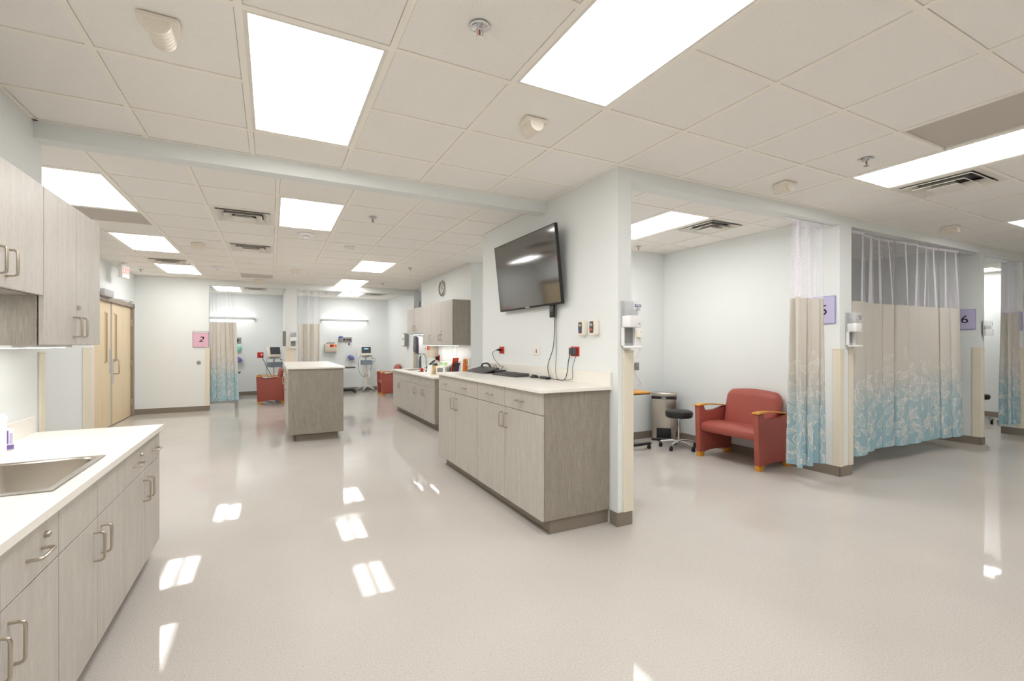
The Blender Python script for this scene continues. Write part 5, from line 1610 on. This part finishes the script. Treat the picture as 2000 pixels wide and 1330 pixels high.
for k in range(6):
    x0 = -0.12 + k * 0.042
    hh = 0.12 + 0.022 * k
    q = MB()
    q.tube([(x0, -0.075, 0.01), (x0 + 0.03, -0.075, hh), (x0 + 0.03, 0.075, hh), (x0, 0.075, 0.01)], 0.004, 6, closed=True)
    for n in range(1, 8):
        yy = -0.075 + n * 0.019
        q.tube([(x0, yy, 0.01), (x0 + 0.03, yy, hh)], 0.002, 4)
    for n in range(1, 6):
        f_ = n / 6
        q.tube([(x0 + 0.03 * f_, -0.075, 0.01 + (hh - 0.01) * f_), (x0 + 0.03 * f_, 0.075, 0.01 + (hh - 0.01) * f_)], 0.002, 4)
    q.build('divider', M['wire'], o)
q = MB(); q.tube([(-0.13, -0.075, 0.005), (0.12, -0.075, 0.005)], 0.004, 6); q.tube([(-0.13, 0.075, 0.005), (0.12, 0.075, 0.005)], 0.004, 6); q.tube([(-0.13, -0.075, 0.005), (-0.13, 0.075, 0.005)], 0.004, 6); q.build('base_rail', M['wire'], o)
a_ = math.radians(-62)
for xx, mm, th_, wd_, hh, lb in ((0.015, 'coral', 0.016, 0.07, 0.29, 'tall coral red folder in the wire file rack'), (0.062, 'dmauve', 0.006, 0.07, 0.20, 'dull purple folder behind the coral red one in the rack')):
    R = Matrix.Rotation(0.20, 4, 'Y')
    q = MB(); q.box(-th_ / 2, -wd_, 0.0, th_ / 2, wd_, hh, b=0.002, seg=1, rot=R)
    tag(q.build('file_folder', M[mm], loc=(2.76 + xx * math.cos(a_), 7.62 + xx * math.sin(a_), ZS + 0.012), rotz=a_), lb, 'folder')
o = thing('container', 'orange container with a round orange cap at the near end of the far counter', 'container', (2.905, 7.42, ZS))
q = MB(); q.lathe([(0.0, 0.0), (0.036, 0.0), (0.036, 0.20), (0.026, 0.235), (0.0, 0.235)], seg=20); q.build('body', M['orange'], o)
q = MB(); q.sphere((0, 0, 0.255), 0.034, 1, 1, 0.95); q.build('cap', M['orange'], o)

# ---------------------------------------------------------------- bench bay wall things
outlet('wall_outlet', 'grey double outlet low on the back wall of the bench bay', (4.74, YBAY, 1.065), 0, M['grey'], 0.11, 0.112)
o = thing('call_station', 'cream nurse call station with a white cord in the bench bay', 'call station', (4.775, YBAY, 1.54))
q = MB(); q.box(-0.035, -0.045, -0.055, 0.035, -0.0005, 0.055, b=0.012); q.build('case', M['cream'], o)
q = MB(); q.sphere((0.01, -0.045, 0.025), 0.006); q.build('button', M['dgrey'], o)
q = MB(); q.box(-0.015, -0.06, -0.05, 0.02, -0.04, -0.02, b=0.004); q.build('plug', M['cream'], o)
cable('white call cord hanging in the bench bay', [(4.79, 5.23, 1.49), (4.785, 5.23, 1.40), (4.715, 5.24, 1.25), (4.66, 5.24, 1.08), (4.70, 5.24, 0.95), (4.77, 5.24, 0.86), (4.79, 5.24, 0.80), (4.74, 5.24, 0.785)], 0.006, M['wcable'], name='cable')

# ---------------------------------------------------------------- things on the left counter
o = thing('wipes_canister', 'white wipes canister at the left edge of the sink counter', 'canister', (-1.20, 3.14, 0.8582))
q = MB(); q.lathe([(0.0, 0.0), (0.05, 0.0), (0.053, 0.005), (0.053, 0.15), (0.05, 0.155), (0.0, 0.155)], seg=28); q.build('body', M['white'], o)
q = MB(); q.lathe([(0.0, 0.155), (0.056, 0.155), (0.056, 0.178), (0.048, 0.19), (0.0, 0.192)], seg=28); q.build('lid', M['white'], o)
o = thing('wipes_box', 'small purple and white labelled container behind the white canister', 'container', (-1.195, 3.262, 0.8582), 28)
q = MB(); q.box(-0.026, -0.028, 0.0, 0.026, 0.028, 0.105, b=0.005); q.build('body', M['white'], o)
q = MB(); q.box(-0.027, -0.029, 0.004, 0.027, 0.029, 0.026); q.build('purple_band', M['mauve'], o, smooth=False)
q = MB(); q.box(-0.002, -0.0295, 0.032, 0.008, -0.0278, 0.098); q.build('purple_print', M['mauve'], o, smooth=False)
q = MB(); q.box(0.012, -0.0295, 0.032, 0.023, -0.0278, 0.085); q.build('purple_print', M['lilac'], o, smooth=False)
